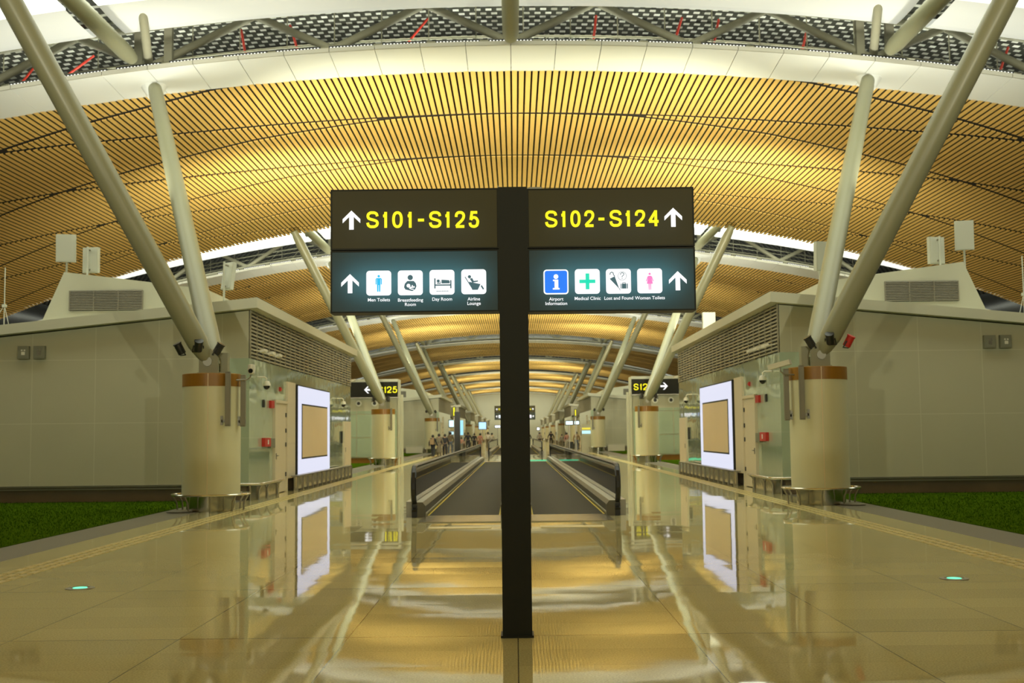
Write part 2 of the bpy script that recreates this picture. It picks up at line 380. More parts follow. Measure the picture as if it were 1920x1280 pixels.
# truss + tubes
def truss():
    r=tag(empty('roof_truss'),'grey steel roof truss above the nearest white soffit arch','truss','roof trusses')
    bn=[-16.4,-10.95,-5.4,0,5.4,10.95,16.4,21.5,-21.5]; bn.sort(); tn=[-19,-13.7,-8.1,-2.7,2.7,8.1,13.7,19]
    B=lambda x:(x,34.8,13.42-.0053*x*x); T=lambda x:(x,36.2,15.2-.0053*x*x)
    xs=segs(-22,22,30)
    b=MB(); b.tube([B(x) for x in xs],.10,10); b.build('bottom_chord',M['steel'],r,True)
    b=MB(); b.tube([T(x) for x in xs],.11,10); b.build('top_chord',M['steel'],r,True)
    for x in tn:
        for bx in bn:
            if abs(bx-x)<3.2:
                b=MB(); b.tube([B(bx),T(x)],.125,12); b.build('diagonal',M['steel'],r,True)
    for x in (-10.95,10.95):
        for dx in (-.35,.55):
            b=MB(); b.box(x+dx-.12,x+dx+.12,34.75,34.95,zc(x)+.3,zc(x)+2.3); b.build('node_post',M['steel'],r)
        b=MB(); b.tube([(x,34.8,zc(x)+.35),(x*.93,31.2,zc(x*.93)+1.9)],.13,12); b.build('node_strut',M['steel'],r,True)
    b=MB()
    for z,y in ((13.75,35.6),(14.15,36.4),(14.6,37.6),(14.9,39)):
        b.tube([(x,y,z-.0053*x*x) for x in xs],.025,6)
    for i in range(-14,15):
        x=i*1.5+.4; b.tube([(x,36.4,13.5-.0053*x*x),(x,36.4,15.4-.0053*x*x)],.02,6)
        b.tube([(x+.5,35.5,13.4-.0053*x*x),(x+.9,39.5,15.3-.0053*x*x)],.022,6)
    b.build('hanger_rods',M['steel'],r)
    return r
tr=truss()
red=[]
for i,(x,dx) in enumerate([(-16,.6),(-14.9,1.3),(-6.7,-.5),(-8.4,-.4),(2.6,.2),(5.1,.5),(6.4,.4),(9.2,.5),(14.2,.8),(15.4,.8),(-3.6,.9)]):
    b=MB(); b.tube([(x,36.6,13.75-.0053*x*x),(x+dx,37.4,15.2-.0053*x*x)],.04,8)
    lab='short red sprinkler pipe inside the nearest truss, %s from the %s'%(ORD[sorted(range(11),key=lambda q:[-16,-14.9,-6.7,-8.4,2.6,5.1,6.4,9.2,14.2,15.4,-3.6][q]).index(i)],'left end')
    tag(b.build('sprinkler_pipe',M['redp'],smooth=True),lab,'pipe','red pipes in the near truss')
def purlin(x,lab):
    b=MB()
    z=13.32 if x==0 else 12.76
    y1=34.2 if x==0 else 33.85
    b.tube([(x,22.3,z),(x,y1-.5,z),(x,y1,z)],[.24,.24,.19],24)
    return tag(b.build('roof_tube',M['tube'],smooth=True),lab,'tube','long roof tubes across the gaps')
pur=[purlin(-11.2,'pale steel roof tube running to the left column top, nearest'),purlin(0,'pale steel roof tube seen end-on above the arch centre, nearest'),purlin(11.2,'pale steel roof tube running to the right column top, nearest')]
# LED bars on the soffit edge
def led_bar(x):
    r=empty('linear_light',(x,34.12,zc(x,13.17)))
    sl=math.atan(-2*.0053*x); r.rotation_euler=(0,-sl,0)
    return r
b=MB(); b.box(-.665,.665,-.06,.06,0,.11); b.box(-.6,-.5,-.03,.03,-.04,0); b.box(.5,.6,-.03,.03,-.04,0); led_h=b
r0=led_bar(0); hs=led_h.build('housing',M['black'],r0)
b=MB()
for i in range(13):
    x=-.6+i*.1; b.obox((x,-.062,.055),(.019,0,0),(0,.006,0),(0,0,.019))
dt=b.build('led_dots',M['ledx'],r0)
leds={}
for k in range(0,3):
    for i in range(-11 if k else -10,12 if k else 11):
        if k==0 and i==0: r=r0
        else:
            r=copy_tree(r0); x=i*1.58; r.location=(x,34.12+k*P,zc(x,13.17)); r.rotation_euler=(0,math.atan(2*.0053*x),0)
        pos='at the centre' if i==0 else '%s from the centre on the %s'%(ORD[abs(i)-1],SIDE[1 if i>0 else -1])
        tag(r,'black LED bar on the %s soffit edge, %s'%(ORD[k],pos),'light','LED bars on the %s white soffit'%ORD[k])
# copies of the roof bay down the concourse
for k in [-1]+list(range(1,NB+1)):
    nm='roof bay behind the camera' if k<0 else '%s roof bay'%ORD[min(k,11)]
    for o,l in ((ceil,'golden wood slat vault of the '),(back,'dark sheet as painted shade above the slats of the '),(fas,'white curved soffit at the front of the '),(bk2,'dark backing above the soffit of the ')):
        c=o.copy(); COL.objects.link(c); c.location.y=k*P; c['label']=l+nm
    if k>=0:
        c=deck.copy(); COL.objects.link(c); c.location.y=k*P; c['label']='metal roof deck of the '+nm
    a,l=lum_mat(k)
    for o,mm,lb in ((soff0,a,'upper white soffit of the gap before the '),(lum0,l,'luminous ceiling strip of the gap before the ')):
        c=o.copy(); c.data=o.data.copy(); c.data.materials[0]=mm; COL.objects.link(c); c.location.y=k*P; c['label']=lb+nm
    if 1<=k<=4:
        t=copy_tree(tr); t.location.y=k*P; t['label']='grey steel roof truss above the %s white soffit arch'%ORD[k]
    if k>0:
        for p,q in zip(pur,('left','centre','right')):
            c=p.copy(); COL.objects.link(c); c.location.y=k*P; c['label']='pale steel roof tube across the %s roof gap, %s line'%(ORD[k],q)
for k in range(0,4):  # added area lights behind the truss, brightening the deck above it
    for i in range(-5,6):
        x=i*3.16
        ld=bpy.data.lights.new('deck_fill','AREA'); ld.shape='RECTANGLE'; ld.size=2.9; ld.size_y=.08; ld.energy=75 if k==0 else 30; ld.color=(.95,1,.86)
        lo=bpy.data.objects.new('deck_fill',ld); COL.objects.link(lo); lo.location=(x,36.6+k*P,zc(x,13.5))
        zd=Vector((0,-.5,-.86)).normalized(); xd=Vector((1,0,-2*.0053*x)).normalized(); yd=zd.cross(xd).normalized(); xd=yd.cross(zd)
        lo.rotation_euler=Matrix((xd,yd,zd)).transposed().to_euler()
# ------------------------------------------------------------------ columns
def column(s):
    r=empty('roof_column',(0,0,0))
    cx,cy=6.62,25.65
    b=MB(s); b.lathe([(.52,0),(.52,.36)],(cx,cy,0),40); b.build('plinth',M['ss'],r,True)
    b=MB(s); b.lathe([(.50,.36),(.62,.36),(.62,2.68),(.60,2.68)],(cx,cy,0),56); b.build('drum',M['drum'],r,True)
    b=MB(s); b.lathe([(.595,2.68),(.63,2.68),(.63,2.95),(.60,2.96),(.58,2.9),(.1,2.9)],(cx,cy,0),56); b.build('wood_band',M['band'],r,True)
    b=MB(s)
    for a in (-1.69,.2,2.0): b.obox((cx+.634*math.cos(a),cy+.634*math.sin(a),1.66),(-.006*math.sin(a),.006*math.cos(a),0),(.002*math.cos(a),.002*math.sin(a),0),(0,0,1.29))
    b.build('joint_strip',M['tan'],r)
    g=MB(s); n=48; g.tube([(cx+.82*math.cos(2*PI*i/n),cy+.82*math.sin(2*PI*i/n),.36) for i in range(n+1)],.022,8)
    rail=g.build('guard_rail',M['ss'],r,True)
    for i in range(9):
        a=2*PI*i/9+.3; g=MB(s); g.tube([(cx+.7*math.cos(a),cy+.7*math.sin(a),0),(cx+.72*math.cos(a),cy+.72*math.sin(a),.2),(cx+.82*math.cos(a),cy+.82*math.sin(a),.36)],.02,8)
        g.build('post',M['ssd'],rail,True)
    # pin bracket: two plates on a base
    g=MB(s); g.box(cx-.25,cx+.25,cy-.3,cy+.3,2.9,2.99)
    for y in (-.28,.28): g.prism([(cx-.21,2.95),(cx+.21,2.95),(cx+.21,3.25),(cx+.12,3.48),(cx-.05,3.5),(cx-.21,3.3)],1,cy+y-.03,cy+y+.03)
    g.box(cx-.36,cx-.2,cy-.1,cy+.1,2.9,3.42)
    g.build('pin_bracket',M['tube'],r)
    g=MB(s); g.tube([(cx+.02,cy-.335,3.22),(cx+.02,cy+.335,3.22)],.10,20); g.build('pin',M['ssd'],r,True)
    A0,A1=Vector((cx+.02,cy-.17,3.18)),Vector((10.75,22.1,11.98))
    B0,B1=Vector((cx-.03,cy+.2,3.15)),Vector((10.98,35.3,12.42))
    def leg(p,q,r0,r1,ts):
        g=MB(s); g.tube([p.lerp(q,t) for t,_ in ts],[rr for _,rr in ts],32); return g.build('leg',M['tube'],r,True)
    leg(A0,A1,0,0,[(0,.10),(.025,.17),(.05,.225),(.12,.235),(.6,.24),(.93,.235),(1,.17)])
    leg(B0,B1,0,0,[(0,.10),(.025,.17),(.05,.215),(.1,.225),(.6,.228),(.94,.215),(1,.19)])
    g=MB(s); g.tube([(10.93,35.18,11.98),(10.98,35.3,12.40)],[.2,.42],24)
    g.build('head_bracket',M['white'],r)
    return r
for s in (-1,1):
    r=column(s)
    tag(r,'round white column with brown band and splayed legs, nearest on the %s'%SIDE[s],'column','splayed roof columns on the %s'%SIDE[s])
    for k in range(1,NB):
        c=copy_tree(r); c.location.y=k*P; c.location.x=s*.40; c['label']='round white column with brown band and splayed legs, %s on the %s'%(ORD[k],SIDE[s])
# floodlights on the pins
def flood(name_mat,loc,aim,label,lens=None):
    r=tag(empty('floodlight',loc),label,'floodlight','floodlights clamped at the column pins')
    d=Vector(aim).normalized(); r.rotation_euler=d.to_track_quat('Z','Y').to_euler()
    b=MB(); b.lathe([(.05,-.13),(.085,-.12),(.085,.10),(.095,.105),(.095,.13),(.07,.13)],n=20); b.build('housing',name_mat,r,True)
    b=MB(); b.lathe([(.072,.125),(.0,.128)],n=20); b.build('lens',lens or M['lens'],r)
    b=MB(); b.tube([(-.1,0,0),(-.12,0,-.16),(.12,0,-.16),(.1,0,0)],.015,6); b.build('yoke',M['black'],r)
    return r
M['lensw']=emis('lit_flood_lens',(1,.97,.9),4)
for s in (-1,1):
    sd=SIDE[s]
    flood(M['red'] if s>0 else M['black'],(s*7.22,25.25,3.5),(s*.35,-.3,.8),'%s floodlight on the outer side of the nearest %s column'%('red and black' if s>0 else 'black',sd))
    flood(M['black'],(s*6.78,25.12,3.55),(-s*.2,-.5,.7),'black floodlight on the front of the nearest %s column pin'%sd)
    flood(M['black'],(s*6.42,25.4,3.5),(-s*.5,-.1,.8),'black floodlight on the inner side of the nearest %s column pin'%sd)
    for k in (1,2,3):
        for dx,w_ in ((.45,'outer'),(-.3,'inner')):
            flood(M['black'],(s*(7.02+dx),25.2+k*P,3.5),(0,.25,.9) if k==1 else (0,-.95,.3),'small floodlight on the %s side of the %s column on the %s'%(w_,ORD[k],sd),M['lensw'] if k>1 else None)
# added spots with no fixtures above the kiosk roofs, brightening the wood
for k in range(-1,NB):
    for s in (-1,1):
        for yy,ty,ax,fr in ((33.2,46,0.0,1.06),(45,52,10.0,1.0)):
            ld=bpy.data.lights.new('wood_fill_spot','SPOT'); ld.energy=FILL_ENERGY[k+1]*fr; ld.color=(1,.98,.74); ld.spot_size=math.radians(112 if yy<40 else 125); ld.spot_blend=1; ld.shadow_soft_size=.15
            lo=bpy.data.objects.new('wood_fill_spot',ld); COL.objects.link(lo); lo.location=(s*7.6,yy+k*P,5.7)
            lo.rotation_euler=(Vector((s*ax,ty+k*P,12.4))-Vector(lo.location)).to_track_quat('-Z','Y').to_euler()
# added fixtureless spots beside the rear legs, lifting the soffit arch and vault sides
for k in range(0,3):
    for s in (-1,1):
        for lx,en,ax in ((9.5,1900,12.5),(7.5,1300,8.2)):
            ld=bpy.data.lights.new('soffit_fill_spot','SPOT'); ld.energy=en; ld.color=(1,1,.88); ld.spot_size=math.radians(84); ld.spot_blend=1; ld.shadow_soft_size=.35
            lo=bpy.data.objects.new('soffit_fill_spot',ld); COL.objects.link(lo); lo.location=(s*lx,29.8+k*P,7.0)
            lo.rotation_euler=(Vector((s*ax,35.6+k*P,12.3))-Vector(lo.location)).to_track_quat('-Z','Y').to_euler()
# speakers on the drums
def column_speaker(x,y,z0,z1,bx,label):
    r=tag(empty('column_speaker',(x,y,z0)),label,'loudspeaker','slim grey column loudspeakers')
    b=MB(); b.box(-.05,.05,-.05,.05,0,z1-z0); b.build('body',M['spk'],r)
    b=MB(); b.box(-.042,.042,-.053,-.05,.03,z1-z0-.03); b.build('grille',M['grille'],r)
    b=MB(); b.box(min(0,bx),max(0,bx),.0,.05,.08,.14); b.box(bx-.03,bx+.03,.0,.06,.02,.22); b.build('wall_bracket',M['ssd'],r)
for s in (-1,1):
    column_speaker(s*6.14,25.12,1.82,2.98,s*.14,'slim grey loudspeaker bar on the front of the nearest %s column drum'%SIDE[s])
    column_speaker(s*5.90,25.5,1.81,2.93,s*.1,'slim grey loudspeaker bar on the inner edge of the nearest %s column drum'%SIDE[s])
    column_speaker(s*6.54,25.12+P,1.82,2.98,s*.14,'slim grey loudspeaker bar on the second column drum on the %s'%SIDE[s])
    column_speaker(s*6.54,25.12+2*P,1.82,2.98,s*.14,'slim grey loudspeaker bar on the third column drum on the %s'%SIDE[s])
# cameras on column drums
r=tag(empty('security_camera',(-5.68,25.3,2.95)),'small white camera on a curved arm beside the left column','camera')
b=MB(); b.lathe([(.02,.2),(.075,.19),(.085,.1),(.07,.0),(.02,-.02)],n=20); b.build('housing',M['cam'],r,True)
b=MB(); b.tube([(0,-.05,.06),(0,-.095,.05)],.05,14); b.build('lens',M['lens'],r,True)
b=MB(); b.tube([(0,0,0),(-.02,0,-.08),(-.1,.02,-.13),(-.34,.05,-.14)],.016,8); b.build('arm',M['ssd'],r,True)
r=tag(empty('security_camera',(5.69,25.2,2.98)),'long white bullet camera on a curved arm beside the right column','camera')
b=MB(); b.obox((0,-.04,.02),(.21,-.10,.055),(.04,.06,0),(-.012,0,.05)); b.build('housing',M['cam'],r)
b=MB(); b.tube([(-.21,.06,-.035),(-.222,.066,-.038)],.04,12); b.build('lens',M['lens'],r,True)
b=MB(); b.tube([(.02,0,-.03),(.03,0,-.12),(.1,.02,-.18),(.34,.1,-.19)],.016,8); b.build('arm',M['ssd'],r,True)
for s in (-1,1):   # floor drain-like disc beside the plinth
    b=MB(s); b.lathe([(.26,0),(.27,.03),(.2,.05),(.0,.05)],(7.15,25.1,0),24)
    tag(b.build('floor_cover',M['ssd'],smooth=True),'dark round floor cover on the grass edge beside the nearest %s column'%SIDE[s],'cover')
# ------------------------------------------------------------------ service kiosks
def kiosk(s):
    r=empty('service_kiosk')
    Y0,Y1=29.6,47.8
    roofz=lambda x:5.08-.097*(x-6.45)
    b=MB(s); b.prism([(7.52,.36),(14.5,.36),(14.5,roofz(14.5)-.28),(6.72,roofz(6.72)-.28),(6.72,3.57),(7.52,3.57)],1,Y0,Y1); b.build('wall',M['wall'],r)
    b=MB(s); b.box(6.69,7.515,Y0-.02,Y1,.36,3.565); gl=b.build('glass_wall',M['glassg'],r)
    b=MB(s); b.prism([(6.45,5.08),(14.8,roofz(14.8)),(14.8,roofz(14.8)-.24),(6.45,4.82)],1,Y0-.3,Y1+.3); b.build('roof',M['roofw'],r)
    b=MB(s); b.box(6.78,14.4,Y0+.08,Y1-.05,0,.36); b.build('plinth',M['conc'],r)
    b=MB(s); b.box(6.9,14.5,Y0-.05,Y0+.02,.375,.41); b.box(6.9,14.5,Y0-.07,Y0-.03,.30,.335); b.build('skirting_rail',M['ssd'],r)
    # louvre band
    b=MB(s); b.box(6.715,6.72,Y0+.02,Y1-.02,3.57,4.79,1)
    n=13
    for i in range(n):
        z=3.62+i*(1.17/(n-.5)); b.obox((6.69,(Y0+Y1)/2,z),(.018,0,0),(0,(Y1-Y0)/2-.03,0),(0,0,.021))
    for y in segs(Y0+.03,Y1-.03,24): b.box(6.665,6.70,y-.012,y+.012,3.57,4.8)
    b.build('louvre_band',[M['louv'],M['black']],r)
    # vent housing on the roof
    hy=30.4
    b=MB(s); b.prism([(8.0,4.85),(8.0,5.43),(9.57,5.65),(11.74,5.93),(12.4,4.4)],1,hy,45); vh=b.build('vent_housing',M['roofw'],r)
    b=MB(s)
    b.box(9.67,11.57,hy-.03,hy-.005,4.9,5.43,1)
    for i in range(12): b.obox((10.62,hy-.04,4.93+i*.043),(.94,0,0),(0,.012,-.008),(0,.003,.008))
    for x in (9.67,10.3,10.94,11.57): b.box(x-.012,x+.012,hy-.06,hy-.01,4.9,5.43)
    b.build('vent_grille',[M['grille'],M['black']],vh)
    # door with frame
    b=MB(s); b.box(6.655,6.70,32.5,34.2,.02,2.52); dr=b.build('door',M['door'],r)
    b=MB(s)
    b.box(6.61,6.70,32.42,32.5,.0,2.6); b.box(6.61,6.70,34.14,34.24,.0,2.6); b.box(6.61,6.70,32.42,34.24,2.52,2.6); b.build('door_frame',M['door'],dr)
    b=MB(s); b.box(6.635,6.655,32.72,32.78,.95,1.12); b.tube([(6.62,32.75,1.05),(6.62,32.95,1.05)],.014,8); b.build('door_handle',M['ssd'],dr)
    b=MB(s)
    for z in (.5,1.35,1.75,2.2): b.box(6.63,6.655,34.06,34.13,z-.06,z+.06)
    b.box(6.64,6.655,32.56,32.62,1.5,1.62); b.box(6.64,6.655,32.56,32.62,1.25,1.33)
    b.build('door_hinge',M['black'],dr)
    b=MB(s); b.box(6.63,6.70,34.26,35.5,.36,3.18); b.build('cover_panel',M['door'],r)
    b=MB(s); b.box(6.64,6.70,45.9,47.6,.02,2.14); d2=b.build('door',M['door'],r)
    b=MB(s); b.box(6.62,6.64,46.0,46.06,.95,1.12); b.build('door_handle',M['ssd'],d2)
    b=MB(s); b.box(6.64,6.69,45.1,45.35,1.3,1.75); b.build('wall_phone',M['black'],r)
    return r
for s in (-1,1):
    sd=SIDE[s]
    kr=kiosk(s); tag(kr,'cream service kiosk with green glass side and louvres, nearest on the %s'%sd,'kiosk','service kiosks')
    for k in range(2,NB):
        c=copy_tree(kr); c.location.y=k*P; c['label']='cream service kiosk with sloped white roof, %s on the %s'%(ORD[k],sd)
    # advertising lightbox
    r=tag(empty('advertising_lightbox'),'tall white glowing lightbox with blank tan panel on the %s kiosk'%sd,'lightbox')
    b=MB(s); b.box(6.585,6.688,35.6,41.75,.37,3.15); b.build('frame',M['black'],r)
    b=MB(s); b.box(6.57,6.584,35.66,41.69,.41,3.11); b.build('light_panel',M['lightbox'],r)
    b=MB(s); b.box(6.556,6.57,36.2,41.08,.88,2.58); b.build('panel_frame',M['black'],r)
    b=MB(s); b.box(6.548,6.556,36.26,41.02,.93,2.53); b.build('blank_panel',M['tan'],r)
    # fire equipment
    r=tag(empty('fire_alarm_panel'),'red fire point box and dark cabinet beside the %s kiosk door'%sd,'fire point')
    b=MB(s); b.box(6.60,6.688,31.05,31.8,1.32,1.55); b.build('red_box',M['red'],r)
    b=MB(s); b.box(6.59,6.60,31.4,31.5,1.38,1.5); b.build('call_point',M['white'],r)
    b=MB(s); b.box(6.60,6.688,31.82,32.38,1.28,1.53); b.build('dark_box',M['boxg'],r)
    b=MB(s); b.box(6.62,6.688,31.95,32.36,2.36,2.56); tag(b.build('alarm_sounder',M['red']),'square red alarm box at the top corner of the %s kiosk door'%sd,'alarm')
    b=MB(s); b.prism([(33.3,2.86),(33.3,2.98),(33.55,2.92)],0,6.64,6.688); tag(b.build('fire_flag_sign',M['red']),'little red triangular sign above the %s kiosk door'%sd,'sign')
    b=MB(s); b.box(6.65,6.688,31.1,31.28,2.36,2.56); tag(b.build('wall_controller',M['black']),'small black control plate high on the %s kiosk glass'%sd,'control plate')
    # dome camera on an arm
    r=tag(empty('dome_camera',(s*6.45,30.5,2.9)),'white dome camera on a bent arm high on the %s kiosk glass'%sd,'camera')
    b=MB(); b.lathe([(.0,.13),(.07,.12),(.10,.05),(.10,.0)],n=20); b.build('housing',M['cam'],r,True)
    b=MB(); b.lathe([(.085,0),(.075,-.05),(.04,-.09),(.0,-.1)],n=20); b.build('dome',M['lens'],r,True)
    b=MB(); b.tube([(0,0,.12),(0,0,.19),(s*.05,-.02,.23),(s*.23,-.1,.23)],.02,8); b.build('arm',M['cam'],r,True)
    r=tag(empty('dome_camera',(s*6.45,44.2,2.75)),'white dome camera on the far end of the %s kiosk glass'%sd,'camera')
    b=MB(); b.lathe([(.0,.13),(.07,.12),(.10,.05),(.10,.0)],n=16); b.build('housing',M['cam'],r,True)
    b=MB(); b.lathe([(.085,0),(.075,-.05),(.04,-.09),(.0,-.1)],n=16); b.build('dome',M['lens'],r,True)
    b=MB(); b.tube([(0,0,.12),(0,0,.19),(s*.05,-.02,.23),(s*.23,-.1,.23)],.02,8); b.build('arm',M['cam'],r,True)
    # lamps in front of the louvres
    for i,y in enumerate((30.0,31.0,31.9,46.8)):
        r=tag(empty('louvre_lamp',(s*6.42,y,3.77)),'small white wall lamp in front of the %s louvres, %s from the near end'%(sd,ORD[i]),'lamp','wall lamps on the louvres')
        b=MB(); b.obox((0,0,0),(.06,0,.015),(0,.2,0),(0,0,.035)); b.build('lamp_head',M['cam'],r)
        b=MB(); b.tube([(0,0,0),(s*.26,0,.02)],.015,8); b.build('lamp_arm',M['cam'],r)
    # meter boxes on the front wall
    for i,(x,nm) in enumerate(((12.38,'outer'),(11.98,'inner'))):
        r=tag(empty('junction_box',(s*x,29.58,3.6)),'grey junction box on the %s kiosk front wall, %s of the pair'%(sd,nm),'junction box','junction boxes on the kiosk walls')
        b=MB(); b.box(-.14,.14,-.11,0,0,.33); b.build('body',M['boxg'],r)
        b=MB(); b.box(-.115,.115,-.118,-.11,.03,.3); b.build('lid',M['boxg'],r)
        b=MB(); b.box(-.04,.05,-.122,-.118,.1,.18); b.box(-.05,-.01,-.122,-.118,.2,.24); b.box(.02,.06,-.122,-.118,.2,.24); b.build('sticker',M['cam'] if nm=='outer' else M['ssd'],r)
    # antenna mast on the roof edge
    b=MB(s); b.tube([(13.98,32,4.3),(13.98,32,6.3)],.015,6); b.tube([(13.98,32,5.25),(13.6,31.6,4.36)],.008,5); b.tube([(13.98,32,5.25),(14.4,31.6,4.3)],.008,5); b.box(13.93,14.03,31.95,32.05,5.2,5.28)
    tag(b.build('antenna_mast',M['ant']),'thin guyed mast on the outer roof of the %s kiosk'%sd,'mast')
    # crash rail at the kiosk corner
    r=tag(empty('corner_guard_rail'),'low stainless rail on bent posts at the %s kiosk corner'%sd,'rail')
    b=MB(s); b.tube([(7.9,29.15,.42),(6.5,29.15,.42),(6.34,29.25,.42),(6.3,29.45,.42),(6.3,32.0,.42)],.028,10); b.build('rail',M['ss'],r,True)
    for x,y,dx,dy in ((7.6,29.15,0,.15),(6.6,29.2,0,.15),(6.3,29.6,.14,0),(6.3,30.6,.14,0),(6.3,31.9,.14,0)):
        b=MB(s); b.tube([(x+dx,y+dy,0),(x+dx,y+dy,.25),(x+dx*.6,y+dy*.6,.36),(x,y,.42)],.026,8); b.build('post',M['ssd'],r,True)
    b=MB(s); b.box(6.45,6.66,29.75,32.2,.0,.36); b.build('kick_panel',M['ss'],r)
    # long crash barrier below the lightbox
    r=tag(empty('crash_barrier'),'long polished stainless barrier below the %s lightbox'%sd,'barrier')
    b=MB(s); b.box(6.36,6.40,34.3,45.7,.05,.40); b.build('panel',M['ss'],r)
    b=MB(s); b.box(6.33,6.54,34.3,45.7,.40,.44); b.build('top_rail',M['ssd'],r)
    for i in range(14):
        y=34.36+i*.87; b=MB(s); b.box(6.33,6.45,y-.05,y+.05,0,.41); b.build('post',M['ssd'],r)
# antennas on the kiosk roofs
def antenna(px,y,pz,w,h,d,rz,tilt,base,label,back=False):
    r=tag(empty('panel_antenna',(px,y,base)),label,'antenna','panel antennas on the kiosk roofs')
    q=Matrix.Rotation(rz,4,'Z')@Matrix.Rotation(tilt,4,'X')
    b=MB(); ax,ay,az=[q.to_3x3()@Vector(v) for v in ((1,0,0),(0,1,0),(0,0,1))]
    c=Vector((0,0,pz-base)); b.obox(c,ax*w/2,ay*d/2,az*h/2); b.obox(c-ay*d*.55,ax*(w/2-.02),ay*.01,az*(h/2-.02)); b.build('panel',M['ant'],r)
    po=c+ay*(d/2+.12)*( -1 if back else 1)
    b=MB(); b.tube([(po.x,po.y,0),(po.x,po.y,pz-base+h*.5)],.028,10); b.build('pole',M['ant'],r,True)
    for dz in (-.27,.27):
        b=MB(); b.tube([tuple(c+az*dz*h/.7),(po.x,po.y,pz-base+dz*h/.7)],.025,6); b.build('clamp',M['ssd'],r)
antenna(-11.93,31,6.65,.50,.74,.16,.25,.10,5.80,'pale square antenna facing the camera on the left kiosk vent housing peak')
antenna(-11.25,31,6.32,.44,.68,.12,-.2,0,5.75,'pale antenna seen from behind with its pole on the left kiosk vent housing',True)
antenna(-7.58,31,5.85,.34,.74,.12,-.5,-.18,4.95,'tilted pale antenna on the inner roof edge of the left kiosk',True)
antenna(8.25,31,6.2,.46,.78,.16,.25,.06,5.2,'pale square antenna between the legs of the near right column')
antenna(11.26,31,6.32,.45,.72,.12,.25,0,5.75,'pale antenna seen from behind with its pole on the right kiosk vent housing',True)
antenna(12.03,31,6.72,.48,.78,.16,-.3,.12,5.60,'pale square antenna facing the camera on the right kiosk vent housing peak')
antenna(7.0,42,5.5,.46,.7,.14,.1,0,4.95,'small pale antenna far back on the roof edge of the right kiosk')
# ------------------------------------------------------------------ lettering
SW=.165
def ribbon(b,pts,w,y,mi=0,th=.004,close=False):
    n=len(pts)
    L=[];Rr=[]
    for i,p in enumerate(pts):
        a=pts[i-1] if (i>0 or close) else p; c=pts[(i+1)%n] if (i<n-1 or close) else p
        d1=Vector((p[0]-a[0],p[1]-a[1])); d2=Vector((c[0]-p[0],c[1]-p[1]))
        if d1.length<1e-9: d1=d2
        if d2.length<1e-9: d2=d1
        n1=Vector((-d1.y,d1.x)).normalized(); n2=Vector((-d2.y,d2.x)).normalized(); nn=(n1+n2)
        if nn.length<1e-6: nn=n1
        nn.normalize(); k=min(1/max(nn.dot(n1),.4),1.8)
        L.append((p[0]+nn.x*w/2*k,p[1]+nn.y*w/2*k)); Rr.append((p[0]-nn.x*w/2*k,p[1]-nn.y*w/2*k))
    m_=n if close else n-1
    for i in range(m_):
        j=(i+1)%n; q=[L[i],L[j],Rr[j],Rr[i]]
        vs=[(x,y,z) for x,z in q]+[(x,y-th,z) for x,z in q]
        b.add(vs,[(0,1,2,3),(7,6,5,4),(0,4,5,1),(1,5,6,2),(2,6,7,3),(3,7,4,0)],mi)
def spline(P_,n=7):
    out=[]
    for i in range(len(P_)-1):
        p0=P_[max(i-1,0)];p1=P_[i];p2=P_[i+1];p3=P_[min(i+2,len(P_)-1)]
        for j in range(n):
            t=j/n
            out.append(tuple(.5*((2*p1[k])+(-p0[k]+p2[k])*t+(2*p0[k]-5*p1[k]+4*p2[k]-p3[k])*t*t+(-p0[k]+3*p1[k]-3*p2[k]+p3[k])*t**3) for k in (0,1)))
    out.append(P_[-1]); return out
GL={
'S':[spline([(.96,.74),(.88,.91),(.68,.99),(.50,1.0),(.30,.99),(.10,.89),(.05,.74),(.13,.60),(.34,.53),(.62,.47),(.88,.39),(.97,.26),(.90,.10),(.70,.01),(.50,0),(.28,.01),(.09,.11),(.02,.29)])],
'1':[[(.78,-.08),(.78,1.05)],spline([(.74,.94),(.62,.82),(.42,.77),(.12,.76)])],
'0':[[(.5+.46*math.copysign(abs(math.cos(t))**.85,math.cos(t)),.5+.5*math.copysign(abs(math.sin(t))**.85,math.sin(t))) for t in [2*PI*i/32 for i in range(32)]]],
'2':[spline([(.04,.68),(.08,.86),(.26,.98),(.50,1.0),(.76,.97),(.93,.84),(.94,.68),(.82,.51),(.55,.33),(.22,.15),(.06,0)])+[],[(.0,0),(1.02,0)]],
'5':[[(.92,1.0),(.26,1.0),(.12,.47)],spline([(.12,.47),(.28,.60),(.52,.64),(.78,.58),(.95,.42),(.96,.28),(.86,.09),(.64,.01),(.46,0),(.22,.03),(.07,.12),(.02,.27)])],
'4':[[(.74,-.08),(.74,1.05)],[(.74,1.0),(.04,.27)],[(.0,.26),(1.04,.26)]],
'-':[[(-.1,.5),(1.1,.5)]],
}
def glyph(b,ch,x0,x1,z0,z1,w,y,mi=0):
    i=w/2
    if ch=='-':
        ribbon(b,[(x0,z0+(z1-z0)*.47),(x1,z0+(z1-z0)*.47)],w,y,mi); return
    for st in GL[ch]:
        pts=[(x0+i+p[0]*(x1-x0-2*i),z0+i+p[1]*(z1-z0-2*i)) for p in st]
        ribbon(b,pts,w,y,mi,close=(ch=='0'))
def poly(b,pts,y,mi,th=.003):
    n=len(pts); b.add([(x,y,z) for x,z in pts]+[(x,y-th,z) for x,z in pts],[tuple(range(n)),tuple(range(2*n-1,n-1,-1))]+[(i,i+n,(i+1)%n+n,(i+1)%n) for i in range(n)],mi)
def disc(b,cx,cz,r,y,mi,n=24,th=.003): poly(b,[(cx+r*math.cos(2*PI*i/n),cz+r*math.sin(2*PI*i/n)) for i in range(n)],y,mi,th)
